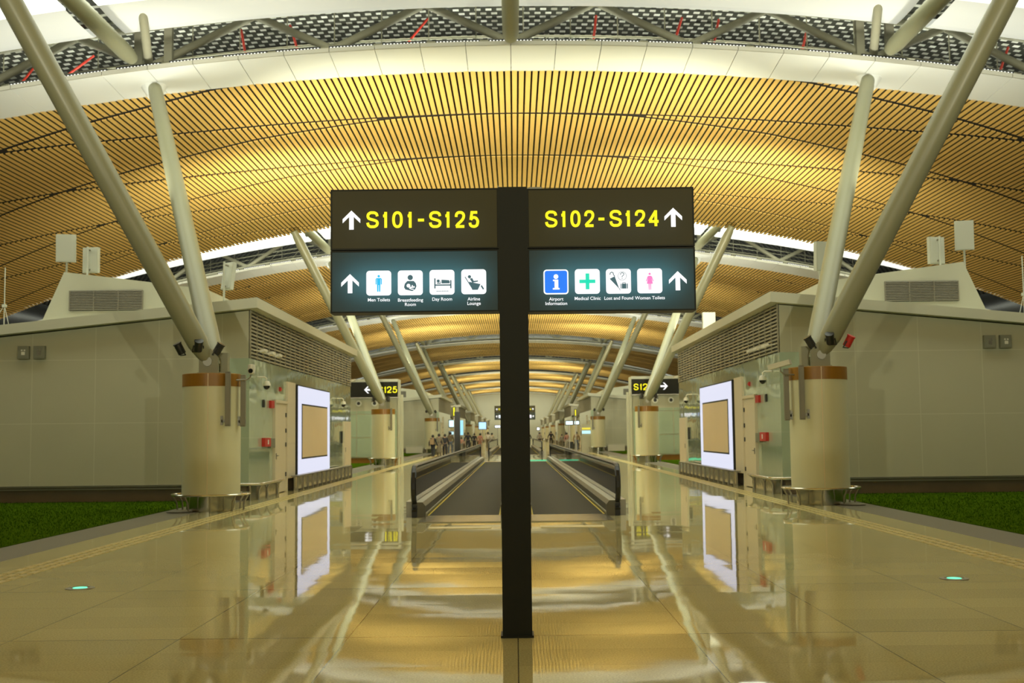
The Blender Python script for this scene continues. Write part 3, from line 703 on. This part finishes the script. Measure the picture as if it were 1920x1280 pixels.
def rrect(cx,cz,w,h,r,n=6):
    out=[]
    for sx,sz,a0 in ((1,1,0),(-1,1,PI/2),(-1,-1,PI),(1,-1,1.5*PI)):
        for i in range(n+1):
            a=a0+PI/2*i/n; out.append((cx+sx*(w/2-r)+r*math.cos(a),cz+sz*(h/2-r)+r*math.sin(a)))
    return out
def arrow(b,cx,cz,w,h,y,mi,ang=0):
    p=[(0,.5),(.5,0.05),(.5,-.16),(.13,.17),(.13,-.5),(-.13,-.5),(-.13,.17),(-.5,-.16),(-.5,.05)]
    ca,sa=math.cos(ang),math.sin(ang)
    for q in ([p[0],p[1],p[2],p[3]],[p[0],p[3],p[6]],[p[3],p[4],p[5],p[6]],[p[0],p[6],p[7],p[8]]):
        poly(b,[(cx+(x*w*ca-z*h*sa),cz+(x*w*sa+z*h*ca)) for x,z in q],y,mi)
def text_mesh(txt,x,z,size,y,mm,name,parent,align='CENTER'):
    cu=bpy.data.curves.new('t','FONT'); cu.body=txt; cu.size=size; cu.align_x=align; cu.align_y='CENTER'; cu.extrude=.0012; cu.space_line=.95; cu.resolution_u=4; cu.offset=.0002
    to=bpy.data.objects.new('t',cu); COL.objects.link(to)
    dg=bpy.context.evaluated_depsgraph_get(); me=bpy.data.meshes.new_from_object(to.evaluated_get(dg)); bpy.data.objects.remove(to); bpy.data.curves.remove(cu)
    me.transform(Matrix.Translation((x,y,z))@Matrix.Rotation(PI/2,4,'X'))
    me.materials.clear(); me.materials.append(mm)
    o=bpy.data.objects.new(name,me); COL.objects.link(o); o.parent=parent; return o
# pictograms: local coords u,v in -.5...5 of the tile
TS=.200
def pictogram(name,parent,cx,cz,y,kind):
    b=MB(); poly(b,rrect(cx,cz,TS,TS,.026),y,0,.004); yy=y-.0045
    def pl(pts,mi=1): poly(b,[(cx+u*TS,cz+v*TS) for u,v in pts],yy,mi)
    def dc(u,v,r,mi=1): disc(b,cx+u*TS,cz+v*TS,r*TS,yy if mi==1 else yy-.004,mi)
    def rb(pts,wd,mi=1): ribbon(b,[(cx+u*TS,cz+v*TS) for u,v in pts],wd*TS,yy if mi==1 else yy-.004,mi)
    mats=[M['wht'],M['icon']]
    if kind=='man':
        mats[1]=M['cyan']; dc(0,.275,.05); pl([(-.09,.20),(.09,.20),(.125,.16),(-.125,.16)]); pl([(-.125,.165),(-.08,.165),(-.085,-.06),(-.125,-.06)]); pl([(.08,.165),(.125,.165),(.125,-.06),(.085,-.06)])
        pl([(-.07,.17),(.07,.17),(.07,-.08),(-.07,-.08)]); pl([(-.07,-.07),(-.008,-.07),(-.012,-.35),(-.062,-.35)]); pl([(.008,-.07),(.07,-.07),(.062,-.35),(.012,-.35)])
    elif kind=='woman':
        mats[1]=M['pink']; dc(0,.28,.045); pl([(-.06,.20),(.06,.20),(.12,-.12),(-.12,-.12)]); rb([(-.07,.18),(-.14,-.02)],.03); rb([(.07,.18),(.14,-.02)],.03)
        pl([(-.05,-.12),(-.012,-.12),(-.016,-.36),(-.045,-.36)]); pl([(.012,-.12),(.05,-.12),(.045,-.36),(.016,-.36)])
    elif kind=='nursing':
        dc(0,.21,.105); pl([(-.12,.07),(.14,.07),(.22,-.02),(.25,-.14),(.20,-.26),(.08,-.34),(-.08,-.30),(-.20,-.27),(-.25,-.18),(-.22,-.04)])
        dc(-.07,-.12,.075,2); rb([(-.04,-.22),(.04,-.26),(.14,-.27)],.035,2); rb([(.08,-.1),(.09,-.2)],.04,2); rb([(-.02,-.2),(.18,-.17)],.05,2)
    elif kind=='bed':
        pl([(-.31,.16),(-.26,.16),(-.26,-.25),(-.31,-.25)]); pl([(.33,.08),(.38,.08),(.38,-.25),(.33,-.25)]); pl([(-.3,-.09),(.35,-.09),(.35,-.14),(-.3,-.14)])
        dc(-.15,.05,.06); pl([(-.02,.1),(.28,.08),(.31,.03),(.31,-.05),(-.02,-.05)]); pl([(-.2,-.02),(-.05,-.02),(-.05,-.06),(-.2,-.06)]); rb([(-.06,.06),(-.06,-.04)],.02)
        for i in range(9): rb([(-.22+i*.055,-.36),(-.19+i*.055,-.36)],.035)
    elif kind=='lounge':
        dc(-.17,.20,.065); rb([(-.35,.2),(-.06,-.28)],.03); pl([(-.20,.0),(.27,-.1),(.16,-.33),(-.06,-.33)]); pl([(-.16,.12),(-.06,.15),(.0,.03),(.18,.05),(.16,.0),(-.06,-.04)]); rb([(.3,-.16),(.39,-.31)],.06)
    elif kind=='info':
        mats=[M['wht'],M['blue'],M['wht']]; poly(b,rrect(cx,cz,TS*.9,TS*.9,.018),yy,1)
        dc(.0,.21,.095,2)
        for q in ([(-.12,.09),(.09,.09),(.09,.03),(-.12,.03)],[(-.06,.06),(.09,.06),(.09,-.26),(-.06,-.26)],[(-.13,-.25),(.14,-.25),(.14,-.31),(-.13,-.31)]): poly(b,[(cx+u*TS,cz+v*TS) for u,v in q],yy-.004,2)
    elif kind=='cross':
        mats[1]=M['grn']; pl([(-.07,.32),(.08,.32),(.08,-.32),(-.07,-.32)]); pl([(-.32,.07),(.32,.07),(.32,-.07),(-.32,-.07)])
    elif kind=='lost':
        rb([(-.34,.26),(-.33,.33),(-.27,.37),(-.21,.34),(-.2,.27),(-.15,.2)],.03); pl([(-.35,.1),(-.15,.2),(.02,-.3)]); rb([(.02,-.28),(.06,-.37)],.018)
        rb([(.15+.17*math.cos(t*PI/12),.21+.17*math.sin(t*PI/12)) for t in range(24)]+[(.32,.21)],.012); rb(spline([(.08,.26),(.1,.32),(.16,.34),(.22,.3),(.2,.24),(.15,.2),(.15,.16)],4),.025); dc(.15,.11,.016)
        pl([(.13,-.1),(.31,-.1),(.31,-.3),(.13,-.3)]); pl([(.08,-.1),(.11,-.1),(.11,-.3),(.08,-.3)]); pl([(.33,-.1),(.37,-.1),(.37,-.3),(.33,-.3)]); rb([(.17,-.1),(.17,-.06),(.27,-.06),(.27,-.1)],.018)
    if kind not in('info',): mats.append(M['wht'])
    return b.build(name,mats,parent)
# ------------------------------------------------------------------ wayfinding totem
def totem():
    YF=9.36
    r=empty('wayfinding_totem')
    b=MB(); b.box(-.115,.117,9.36,9.56,0,3.585); b.box(-.13,.13,9.345,9.575,0,.018); b.build('post',M['signdark'],r)
    b=MB(); b.box(-.122,-.108,9.38,9.42,3.5,3.6); b.box(.135,.24,9.40,9.44,3.575,3.59); b.box(.12,.14,9.38,9.42,3.5,3.58); b.build('fixing_clip',M['ssd'],r)
    def panel(x0,x1,z0,z1,fm):
        b=MB(); y0,y1=YF,9.56; t=.012
        b.box(x0,x1,y1-t,y1,z0,z1,1); b.box(x0,x0+t,y0,y1-t,z0,z1,1); b.box(x1-t,x1,y0,y1-t,z0,z1,1); b.box(x0+t,x1-t,y0,y1-t,z0,z0+t,1); b.box(x0+t,x1-t,y0,y1-t,z1-t,z1,1)
        b.add([(x0+t,y0+.003,z0+t),(x1-t,y0+.003,z0+t),(x1-t,y0+.003,z1-t),(x0+t,y0+.003,z1-t)],[(0,1,2,3)],0)
        return b.build('sign_panel',[fm,M['signdark']],r,fix=False)
    y=YF-.002
    XL=lambda c:-1.47+(c-113)*.000885; ZL=lambda c,v:3.575-(v-95+.0086*(c-113))*.0009
    XR=lambda c:.14+(c-160)*.000877; ZR=lambda c,v:3.565-(v-88+.002*(c-160))*.0009
    ul=panel(-1.47,-.1152,3.085,3.578,M['signup']); ll=panel(-1.47,-.1152,2.575,3.078,M['signlo'])
    ur=panel(.1172,1.463,3.085,3.568,M['signup']); lr=panel(.1172,1.463,2.567,3.078,M['signlo'])
    b=MB()
    for ch,a,c in (('S',437,556),('1',575,637),('0',672,775),('1',800,860),('-',910,966),('S',1008,1127),('1',1143,1206),('2',1243,1344),('5',1370,1470)):
        z0=ZL((a+c)/2,441); glyph(b,ch,XL(a),XL(c),z0,z0+.137,.0225,y)
    b.build('gate_lettering',M['yel'],ul)['label']='yellow S101-S125'
    b=MB()
    for ch,a,c in (('S',295,414),('1',430,492),('0',527,627),('2',655,754),('-',788,843),('S',887,1006),('1',1022,1085),('2',1120,1222),('4',1240,1350)):
        z0=ZR((a+c)/2,438); glyph(b,ch,XR(a),XR(c),z0,z0+.137,.0225,y)
    b.build('gate_lettering',M['yel'],ur)['label']='yellow S102-S124'
    for pn,cx,cz in ((ul,XL(304),ZL(304,368)),(ll,XL(291),ZL(291,941)),(ur,XR(1476),ZR(1476,357)),(lr,XR(1505),ZR(1505,929))):
        b=MB(); arrow(b,cx,cz,.142,.155,y,0); b.build('arrow_symbol',M['wht'],pn)
    for kd,c,v,cap,cv in (('man',552,937,'Men Toilets',1088),('nursing',838,935,'Breastfeeding\nRoom',1110),('bed',1126,931,'Day Room',1083),('lounge',1414,927,'Airline\nLounge',1102)):
        pictogram('pictogram',ll,XL(c),ZL(c,v),y,kd); text_mesh(cap,XL(c),ZL(c,cv),.0375,y,M['wht'],'caption',ll)
    for kd,c,v,cap,cv in (('info',390,930,'Airport\nInformation',1104),('cross',677,928,'Medical Clinic',1081),('lost',962,929,'Lost and Found',1081),('woman',1248,928,'Women Toilets',1081)):
        pictogram('pictogram',lr,XR(c),ZR(c,v),y,kd); text_mesh(cap,XR(c),ZR(c,cv),.0375,y,M['wht'],'caption',lr)
    return r
tt=tag(totem(),'tall black gate sign on a post with yellow S101-S125 and S102-S124','sign')
t2=copy_tree(tt); t2.location.y=75.2; t2['label']='small distant black gate sign on a post between the far walkways'
for o_ in (tt,):
    for x0,z0,e,col in ((-.8,2.83,3.0,(.3,.85,1)),(.8,2.83,3.0,(.3,.85,1)),(-.8,3.25,.8,(.8,.95,1)),(.8,3.25,.8,(.8,.95,1))):
        ld=bpy.data.lights.new('sign_tube','AREA'); ld.shape='RECTANGLE'; ld.size=1.05; ld.size_y=.1; ld.energy=e; ld.color=col
        lo=bpy.data.objects.new('sign_tube',ld); COL.objects.link(lo); lo.location=(x0,9.54,z0); lo.rotation_euler=(PI/2,0,PI)
        lo.rotation_euler=Vector((0,-1,0)).to_track_quat('-Z','Z').to_euler()
# ------------------------------------------------------------------ moving walkways
def walkway(s,y0,y1):
    r=empty('moving_walkway')
    b=MB(s); b.box(.30,1.74,y0+.2,y1-.2,-.02,.012); b.build('belt',M['belt'],r)
    for nm,a,c in (('near',y0-1.5,y0+.2),('far',y1-.2,y1+1.5)):
        b=MB(s); b.box(.28,1.78,a,c,.0,.016); b.build('comb_plate',M['ss'],r)
    b=MB(s); b.box(1.70,1.735,y0+.2,y1-.2,.0122,.017); b.box(.305,.335,y0+.2,y1-.2,.0122,.017); b.build('yellow_edge',M['yelp'],r)
    for xi,xo,xg,nm in ((1.745,2.13,1.96,'outer'),(.295,.03,.14,'inner')):
        lo_,hi=min(xi,xo),max(xi,xo)
        b=MB(s)
        if nm=='outer':
            b.prism([(1.745,0),(1.745,.22),(1.80,.29),(1.99,.29),(1.99,0)],1,y0-.1,y1+.1,0)
            b.box(2.02,2.13,y0+.02,y1-.02,0,.30,1)
        else:
            b.prism([(.295,0),(.295,.22),(.24,.29),(.03,.29),(.03,0)],1,y0-.1,y1+.1,0)
        bal=b.build('balustrade_base',[M['skirt'],M['ssd']],r)
        b=MB(s)
        if nm=='outer': b.prism([(1.80,.291),(1.80,.297),(1.94,.297),(1.94,.291)],1,y0-.1,y1+.1); b.box(1.735,1.745,y0,y1,.06,.085)
        else: b.prism([(.24,.291),(.24,.297),(.16,.297),(.16,.291)],1,y0-.1,y1+.1)
        b.build('deck_trim',M['alu'],bal)
        # glass with rounded ends
        rr=.36; zt=.96; zb=.28
        def outline(rad,n=10):
            cz=zt-.36; o=[]
            for i in range(n+1):
                a=-PI/2*.8+(PI/2*1.8)*i/n; o.append((y0-.0-rad*math.cos(a)+.1,cz+rad*math.sin(a)))
            o2=[(y0+y1-p[0],p[1]) for p in o[::-1]]
            return o+o2
        b=MB(s); b.prism(outline(.34),0,xg-.006,xg+.006); b.build('glass_panel',M['glass'],r)
        pts=outline(.38); b=MB(s)
        full=[(xg,y0-.15,.13)]+[(xg,p[0],p[1]) for p in pts]+[(xg,y1+.15,.13)]
        n=len(full); sec=[(-.045,-.02),(.045,-.02),(.05,.012),(.03,.032),(-.03,.032),(-.05,.012)]
        vs=[];fs=[]
        for i,p in enumerate(full):
            p=Vector(p); d=(Vector(full[min(i+1,n-1)])-Vector(full[max(i-1,0)])).normalized(); nrm=Vector((1,0,0)).cross(d)
            for u,v in sec: vs.append(tuple(p+Vector((1,0,0))*u+nrm*v))
        k=len(sec)
        for i in range(n-1):
            for j in range(k): fs.append((i*k+j,i*k+(j+1)%k,(i+1)*k+(j+1)%k,(i+1)*k+j))
        fs+= [tuple(range(k)),tuple(range((n-1)*k,n*k))]
        b.add(vs,fs); b.build('handrail',M['rubber'],r,False)
        b=MB(s); b.tube([(xg,p[0],p[1]-.045) for p in pts[8:-8]],.020,8); b.build('rail_guide',M['alu'],r,True)
        b=MB(s); b.box(xg-.05,xg+.05,y0-.12,y0+.1,0,.24); b.box(xg-.05,xg+.05,y1-.1,y1+.12,0,.24); b.build('newel_base',M['rubber'],r)
    return r
W0,W1=22.9,66.0
for s in (-1,1):
    wk=tag(walkway(s,W0,W1),'moving walkway with glass sides and black handrails, near one %s of the post'%SIDE[s],'moving walkway')
    c=tag(copy_tree(wk),'moving walkway beyond the second gate sign, %s of its post'%SIDE[s],'moving walkway'); c.location.y=64
    b=MB(s); b.box(.42,1.5,20.05,20.45,.0,.007); tag(b.build('tactile_mat',M['tact']),'tan tactile mat on the floor before the %s moving walkway'%SIDE[s],'mat')
b=MB(); b.box(.3,4.3,67.6,67.72,.0,.06); tag(b.build('green_light_strip',M['greenline']),'glowing green light line across the far end of the right walkway','light')
# ------------------------------------------------------------------ green floor lights
for s in (-1,1):
    r=tag(empty('floor_light',(s*4.67,12.7,0)),'round floor light glowing green on the %s of the gate sign'%SIDE[s],'floor light')
    b=MB(); b.lathe([(.15,0),(.15,.006),(.10,.008),(.10,.004)],n=32); b.build('ring',M['ssd'],r,True)
    b=MB(); b.lathe([(.075,.004),(.075,.009),(.0,.010)],n=24); b.build('lens',M['greenled'],r)
# ------------------------------------------------------------------ gate walls with S125 / S124 signs
def gatewall(s):
    sd=SIDE[s]; Y=66.6
    r=tag(empty('gate_wall'),'pale gate wall with two round speakers under the %s sign'%('S125' if s<0 else 'S124'),'gate wall','gate walls')
    b=MB(s); b.box(6.62,14.5,Y,Y+1.6,.3,4.75); b.build('wall',M['wallp'],r)
    b=MB(s); b.box(6.62,14.5,Y+.05,Y+1.5,0,.3); b.build('plinth',M['band'],r)
    b=MB(s)
    for i in range(5):
        for z0,z1 in ((.36,1.42),(1.47,2.75),(2.79,2.95)): b.box(6.7+i*1.15,6.7+i*1.15+1.1,Y-.02,Y,z0,z1)
    b.build('glass_panel',M['glassg'],r)
    for x in (7.95,8.85):
        b=MB(s); b.tube([(x,Y,3.38),(x,Y-.06,3.38)],.17,24); sp=b.build('round_speaker',M['white'],r,True)
        b=MB(s); b.tube([(x,Y-.055,3.38),(x,Y-.07,3.38)],.09,20); b.build('speaker_cone',M['black'],sp,True)
    for x in (6.38,6.56):
        b=MB(s); b.box(x-.06,x+.06,Y-.15,Y-.03,0,3.85); b.build('side_post',M['wallp'],r)
    return r
def gate_sign(s):
    Y=66.35; sd=SIDE[s]
    r=tag(empty('gate_sign'),'dark lit sign reading %s above the %s gate wall'%('S125' if s<0 else 'S124',sd),'sign')
    b=MB(s); b.box(6.62,9.9,Y,Y+.2,3.72,4.58); b.build('sign_panel',M['signdark'],r)
    b=MB(s); b.box(6.58,9.94,Y-.01,Y+.21,3.66,3.72); b.build('frame',M['ssd'],r)
    z0=3.95; h=.37; w=.06; y=Y-.005
    if s<0:
        b=MB(); x=-7.72
        for ch in 'S125':
            wd=.14 if ch=='1' else .28; glyph(b,ch,x,x+wd,z0,z0+h,w,y); x+=wd+.035
        b.build('lettering',M['yel'],r)
        b=MB(); arrow(b,-8.3,4.14,.4,.42,y,0,PI/2); b.build('arrow_symbol',M['wht'],r)
        b=MB(); poly(b,[(-8.02,3.98),(-7.88,3.98),(-8.02,4.3)],y,0); b.build('pictogram',M['wht'],r)
    else:
        b=MB(); x=6.72
        for ch in 'S124':
            wd=.14 if ch=='1' else .29; glyph(b,ch,x,x+wd,z0,z0+h,w,y); x+=wd+.045
        b.build('lettering',M['yel'],r)
        b=MB(); arrow(b,8.45,4.16,.4,.42,y,0,-PI/2); b.build('arrow_symbol',M['wht'],r)
for s in (-1,1): gatewall(s); gate_sign(s)
# ------------------------------------------------------------------ far lit things
def litbox(name,x0,x1,y,z0,z1,col,st,label,cat='sign',d=.25,vert=False):
    r=tag(empty(name),label,cat)
    b=MB(); b.box(x0-.06,x1+.06,y,y+d,z0-.06,z1+.06); b.build('housing',M['black'],r)
    if z0>.7:
        xm=(x0+x1)/2
        b=MB(); b.box(xm-.04,xm+.04,y+d*.3,y+d*.7,0,z0-.06); b.build('post',M['ssd'],r)
    b=MB(); b.box(x0,x1,y-.02,y,z0,z1); b.build('lit_face',emis(name+'_glow',col,st),r)
    return r
litbox('shop_sign',-5.6,-4.75,100,2.2,2.75,(.6,.95,1),1.6,'pale cyan lit shop sign behind the group of walkers')
litbox('shop_sign',-5.55,-4.85,99.4,1.55,1.8,(.6,.9,.95),1.0,'low cyan lit counter sign under the shop sign')
r=tag(empty('information_totem'),'tall dark pillar with a thin cyan screen among the walkers','pillar')
b=MB(); b.box(-4.95,-4.5,96,96.45,0,3.4); b.build('body',M['black'],r)
b=MB(); b.box(-4.47,-4.25,96,96.4,1.5,2.7); b.build('screen',emis('totem_screen',(.35,.8,1),1.1),r)
litbox('blade_sign',-5.12,-4.98,97.5,3.1,3.8,(.95,.9,.0),1.1,'thin yellow lit blade sign above the dark pillar')
litbox('flight_screen',-4.0,-3.2,130,2.1,2.85,(.45,.75,1),1.3,'pale blue flight screen beyond the dark pillar','screen')
litbox('shop_sign',-2.55,-1.9,150,2.35,2.6,(.8,.9,1),2,'row of tiny white shop lights far down the left side')
litbox('hanging_sign',4.45,5.05,103,2.3,2.6,(.75,.95,1),1.6,'pale lit hanging sign on the right, left one of the pair')
litbox('hanging_sign',5.2,5.6,103,2.32,2.6,(.75,.95,1),1.5,'pale lit hanging sign on the right, right one of the pair')
r=tag(empty('shop_display'),'lit shop display with yellow top edge beside the third right column','display')
b=MB(); b.box(5.65,6.5,100,100.6,0,2.3); b.build('cabinet',M['wallp'],r)
b=MB(); b.box(5.68,6.4,99.97,100,1.85,2.0); b.build('yellow_edge',emis('shop_yellow',(.9,.75,.05),1.0),r)
b=MB(); b.box(5.68,6.4,99.97,100,1.5,1.75); b.build('cyan_shelf',emis('shop_cyan',(.5,.85,.95),1.2),r)
litbox('blade_sign',5.0,5.1,98,3.0,3.5,(.95,.85,.0),1.1,'thin yellow lit blade sign on the right side')
litbox('shop_sign',2.9,3.2,155,2.0,2.3,(.9,.95,1),2.2,'small bright white lamp cluster far down the right side','light')
litbox('shop_entrance',1.55,1.9,200,.07,2.6,(.75,.5,.95),1.0,'lilac lit shop entrance at the far end','shop')
for s in (-1,1):
    r=tag(empty('litter_bin',(s*8.6,100,0)),'low white box on the distant grass before the %s third kiosk'%SIDE[s],'box')
    b=MB(); b.box(-.7,.7,0,.8,0,.55); b.build('body',M['cam'],r); b=MB(); b.box(-.72,.72,-.02,.82,.55,.6); b.build('lid',M['wallp'],r)
# ------------------------------------------------------------------ people
def skin_mesh(name,pts,edges,rad,mm,parent,root=0,sub=1):
    me=bpy.data.meshes.new(name); me.from_pydata(pts,edges,[]); o=bpy.data.objects.new(name,me); COL.objects.link(o)
    md=o.modifiers.new('s','SKIN')
    for v,rr in zip(me.skin_vertices[0].data,rad): v.radius=(rr,rr) if not hasattr(rr,'__len__') else rr
    me.skin_vertices[0].data[root].use_root=True
    sb=o.modifiers.new('d','SUBSURF'); sb.levels=sub; sb.render_levels=sub
    dg=bpy.context.evaluated_depsgraph_get(); m2=bpy.data.meshes.new_from_object(o.evaluated_get(dg))
    bpy.data.objects.remove(o); m2.materials.clear(); m2.materials.append(mm)
    m2.polygons.foreach_set('use_smooth',[True]*len(m2.polygons))
    q=bpy.data.objects.new(name,m2); COL.objects.link(q); q.parent=parent; return q
def person(x,y,h,rz,top,bot,label,stride=.18,bag=None,skirt=False,arm=.06):
    k=h/1.7
    r=tag(empty('person',(x,y,0)),label,'person','walkers in the concourse'); r.rotation_euler=(0,0,rz); r.scale=(k,k,k)
    st=stride
    J={'pel':(0,0,.95),'abd':(0,0,1.1),'che':(0,-.01,1.3),'nk':(0,0,1.45),'hd':(0,-.01,1.56),'ht':(0,0,1.66)}
    for sg,n in ((-1,'l'),(1,'r')):
        f=sg*st
        J.update({'hip'+n:(sg*.09,0,.90),'kn'+n:(sg*.10,-.5*f-.03,.50),'an'+n:(sg*.10,-f+.02,.09),'to'+n:(sg*.11,-f-.13,.04),
                  'sh'+n:(sg*.17,0,1.39),'el'+n:(sg*(.21+arm),.4*f+.02,1.12),'wr'+n:(sg*(.22+arm),.9*f-.06,.88),'ha'+n:(sg*(.22+arm),1.0*f-.10,.79)})
    E=[('pel','abd'),('abd','che'),('che','nk'),('nk','hd'),('hd','ht')]
    for n in 'lr': E+=[('pel','hip'+n),('hip'+n,'kn'+n),('kn'+n,'an'+n),('an'+n,'to'+n),('che','sh'+n),('sh'+n,'el'+n),('el'+n,'wr'+n),('wr'+n,'ha'+n)]
    RD={'pel':.115,'abd':.10,'che':.12,'nk':.055,'hd':.085,'ht':.07,'hip':.08,'kn':.055,'an':.038,'to':.032,'sh':.055,'el':.042,'wr':.030,'ha':.034}
    keys=list(J); ix={n:i for i,n in enumerate(keys)}
    rd=[RD[n] if n in RD else RD[n[:-1]] for n in keys]
    skin_mesh('body',[J[n] for n in keys],[(ix[a],ix[b_]) for a,b_ in E],rd,M['skin'],r)
    def sub_(names,edges,grow,nm,mm,root):
        ii={n:i for i,n in enumerate(names)}
        skin_mesh(nm,[J[n] for n in names],[(ii[a],ii[b_]) for a,b_ in edges],[(RD[n] if n in RD else RD[n[:-1]])+grow for n in names],mm,r,ii[root])
    sub_(['pel','abd','che','shl','shr','ell','elr','wrl','wrr'],[('pel','abd'),('abd','che'),('che','shl'),('che','shr'),('shl','ell'),('shr','elr'),('ell','wrl'),('elr','wrr')],.022,'jacket',M['cloth%d'%top],'pel')
    sub_(['pel','hipl','hipr','knl','knr','anl','anr'],[('pel','hipl'),('pel','hipr'),('hipl','knl'),('hipr','knr'),('knl','anl'),('knr','anr')],.018,'trousers',M['cloth%d'%bot],'pel')
    b=MB(); b.lathe([(.0,.115),(.06,.10),(.095,.05),(.10,-.02),(.085,-.09)],(0,.015,1.60),14); b.build('hair',M['hair'],r,True)
    if skirt:
        b=MB(); b.lathe([(.13,1.0),(.16,.8),(.21,.45),(.22,.35)],(0,0,0),16); b.build('skirt',M['cloth%d'%bot],r,True)
    if bag is not None:
        b=MB(); b.obox((0,.19,1.2),(.15,0,0),(0,.08,0),(0,0,.21)); b.build('backpack',M['cloth%d'%bag],r)
    return r
for (x,y,h,rz,tp,bt,lab,kw) in [
 (-5.59,80.0,1.55,PI*.9,0,0,'person in dark clothes with tan backpack, leftmost of the walking group',dict(bag=1,stride=.1)),
 (-5.28,81.6,1.62,PI,2,2,'person in a brown long skirt, second of the walking group',dict(skirt=True,stride=.08)),
 (-4.98,83.3,1.60,PI*1.05,0,0,'person in black top stepping out, third of the walking group',dict(stride=.24)),
 (-5.05,91.6,1.76,PI*1.1,2,5,'tall person in olive shirt and jeans beside the dark pillar',dict(stride=.16)),
 (-4.42,110.5,1.74,PI,0,0,'person in black T-shirt and shorts right of the dark pillar',dict(stride=.2,arm=.12)),
 (-4.25,122.5,1.62,PI,0,0,'person in dark top standing left of the pink one',dict(stride=.08)),
 (-3.62,121,1.62,PI,4,4,'person in pink clothes beside the flight screen',dict(stride=.08)),
 (-2.78,120,1.76,PI,7,2,'person in cream jacket near the far left walkway',dict(stride=.12)),
 (-2.45,124,1.66,PI,3,0,'person in beige top behind the cream jacket one',dict(stride=.12)),
 (-4.75,104,1.30,PI,4,6,'small bent person with orange top behind the dark pillar',dict(stride=.1)),
 (2.75,133,1.66,0,8,0,'person in grey shirt on the far right walkway',dict(stride=.08)),
 (4.26,140,1.78,PI,0,0,'person in black coat walking at the far right',dict(stride=.15,arm=.12)),
 (5.0,114,1.60,.3,4,7,'person in pink top with luggage on the right',dict(stride=.05,bag=0)),
 (4.6,116,1.45,.2,6,2,'person in olive top beside the pink one on the right',dict(stride=.05)),
 (5.28,101.4,1.68,PI,1,5,'person in mustard shirt and jeans standing on the right',dict(stride=.1)),
 (1.75,150,1.66,0,0,0,'dark distant person at the end of the right walkway',dict(stride=.1))]:
    person(x,y,h,rz,tp,bt,lab,**kw)
r=tag(empty('suitcase',(5.35,113.5,0)),'black suitcase beside the person in pink on the right','suitcase')
b=MB(); b.box(-.25,.25,-.14,.14,.08,.72); b.build('shell',M['black'],r)
b=MB(); b.tube([(-.1,.08,.72),(-.1,.08,1.0),(.1,.08,1.0),(.1,.08,.72)],.012,6); b.build('handle',M['ssd'],r)
for x in (-.2,.2):
    b=MB(); b.tube([(x,-.03,.04),(x,.03,.04)],.04,10); b.build('wheel',M['rubber'],r)
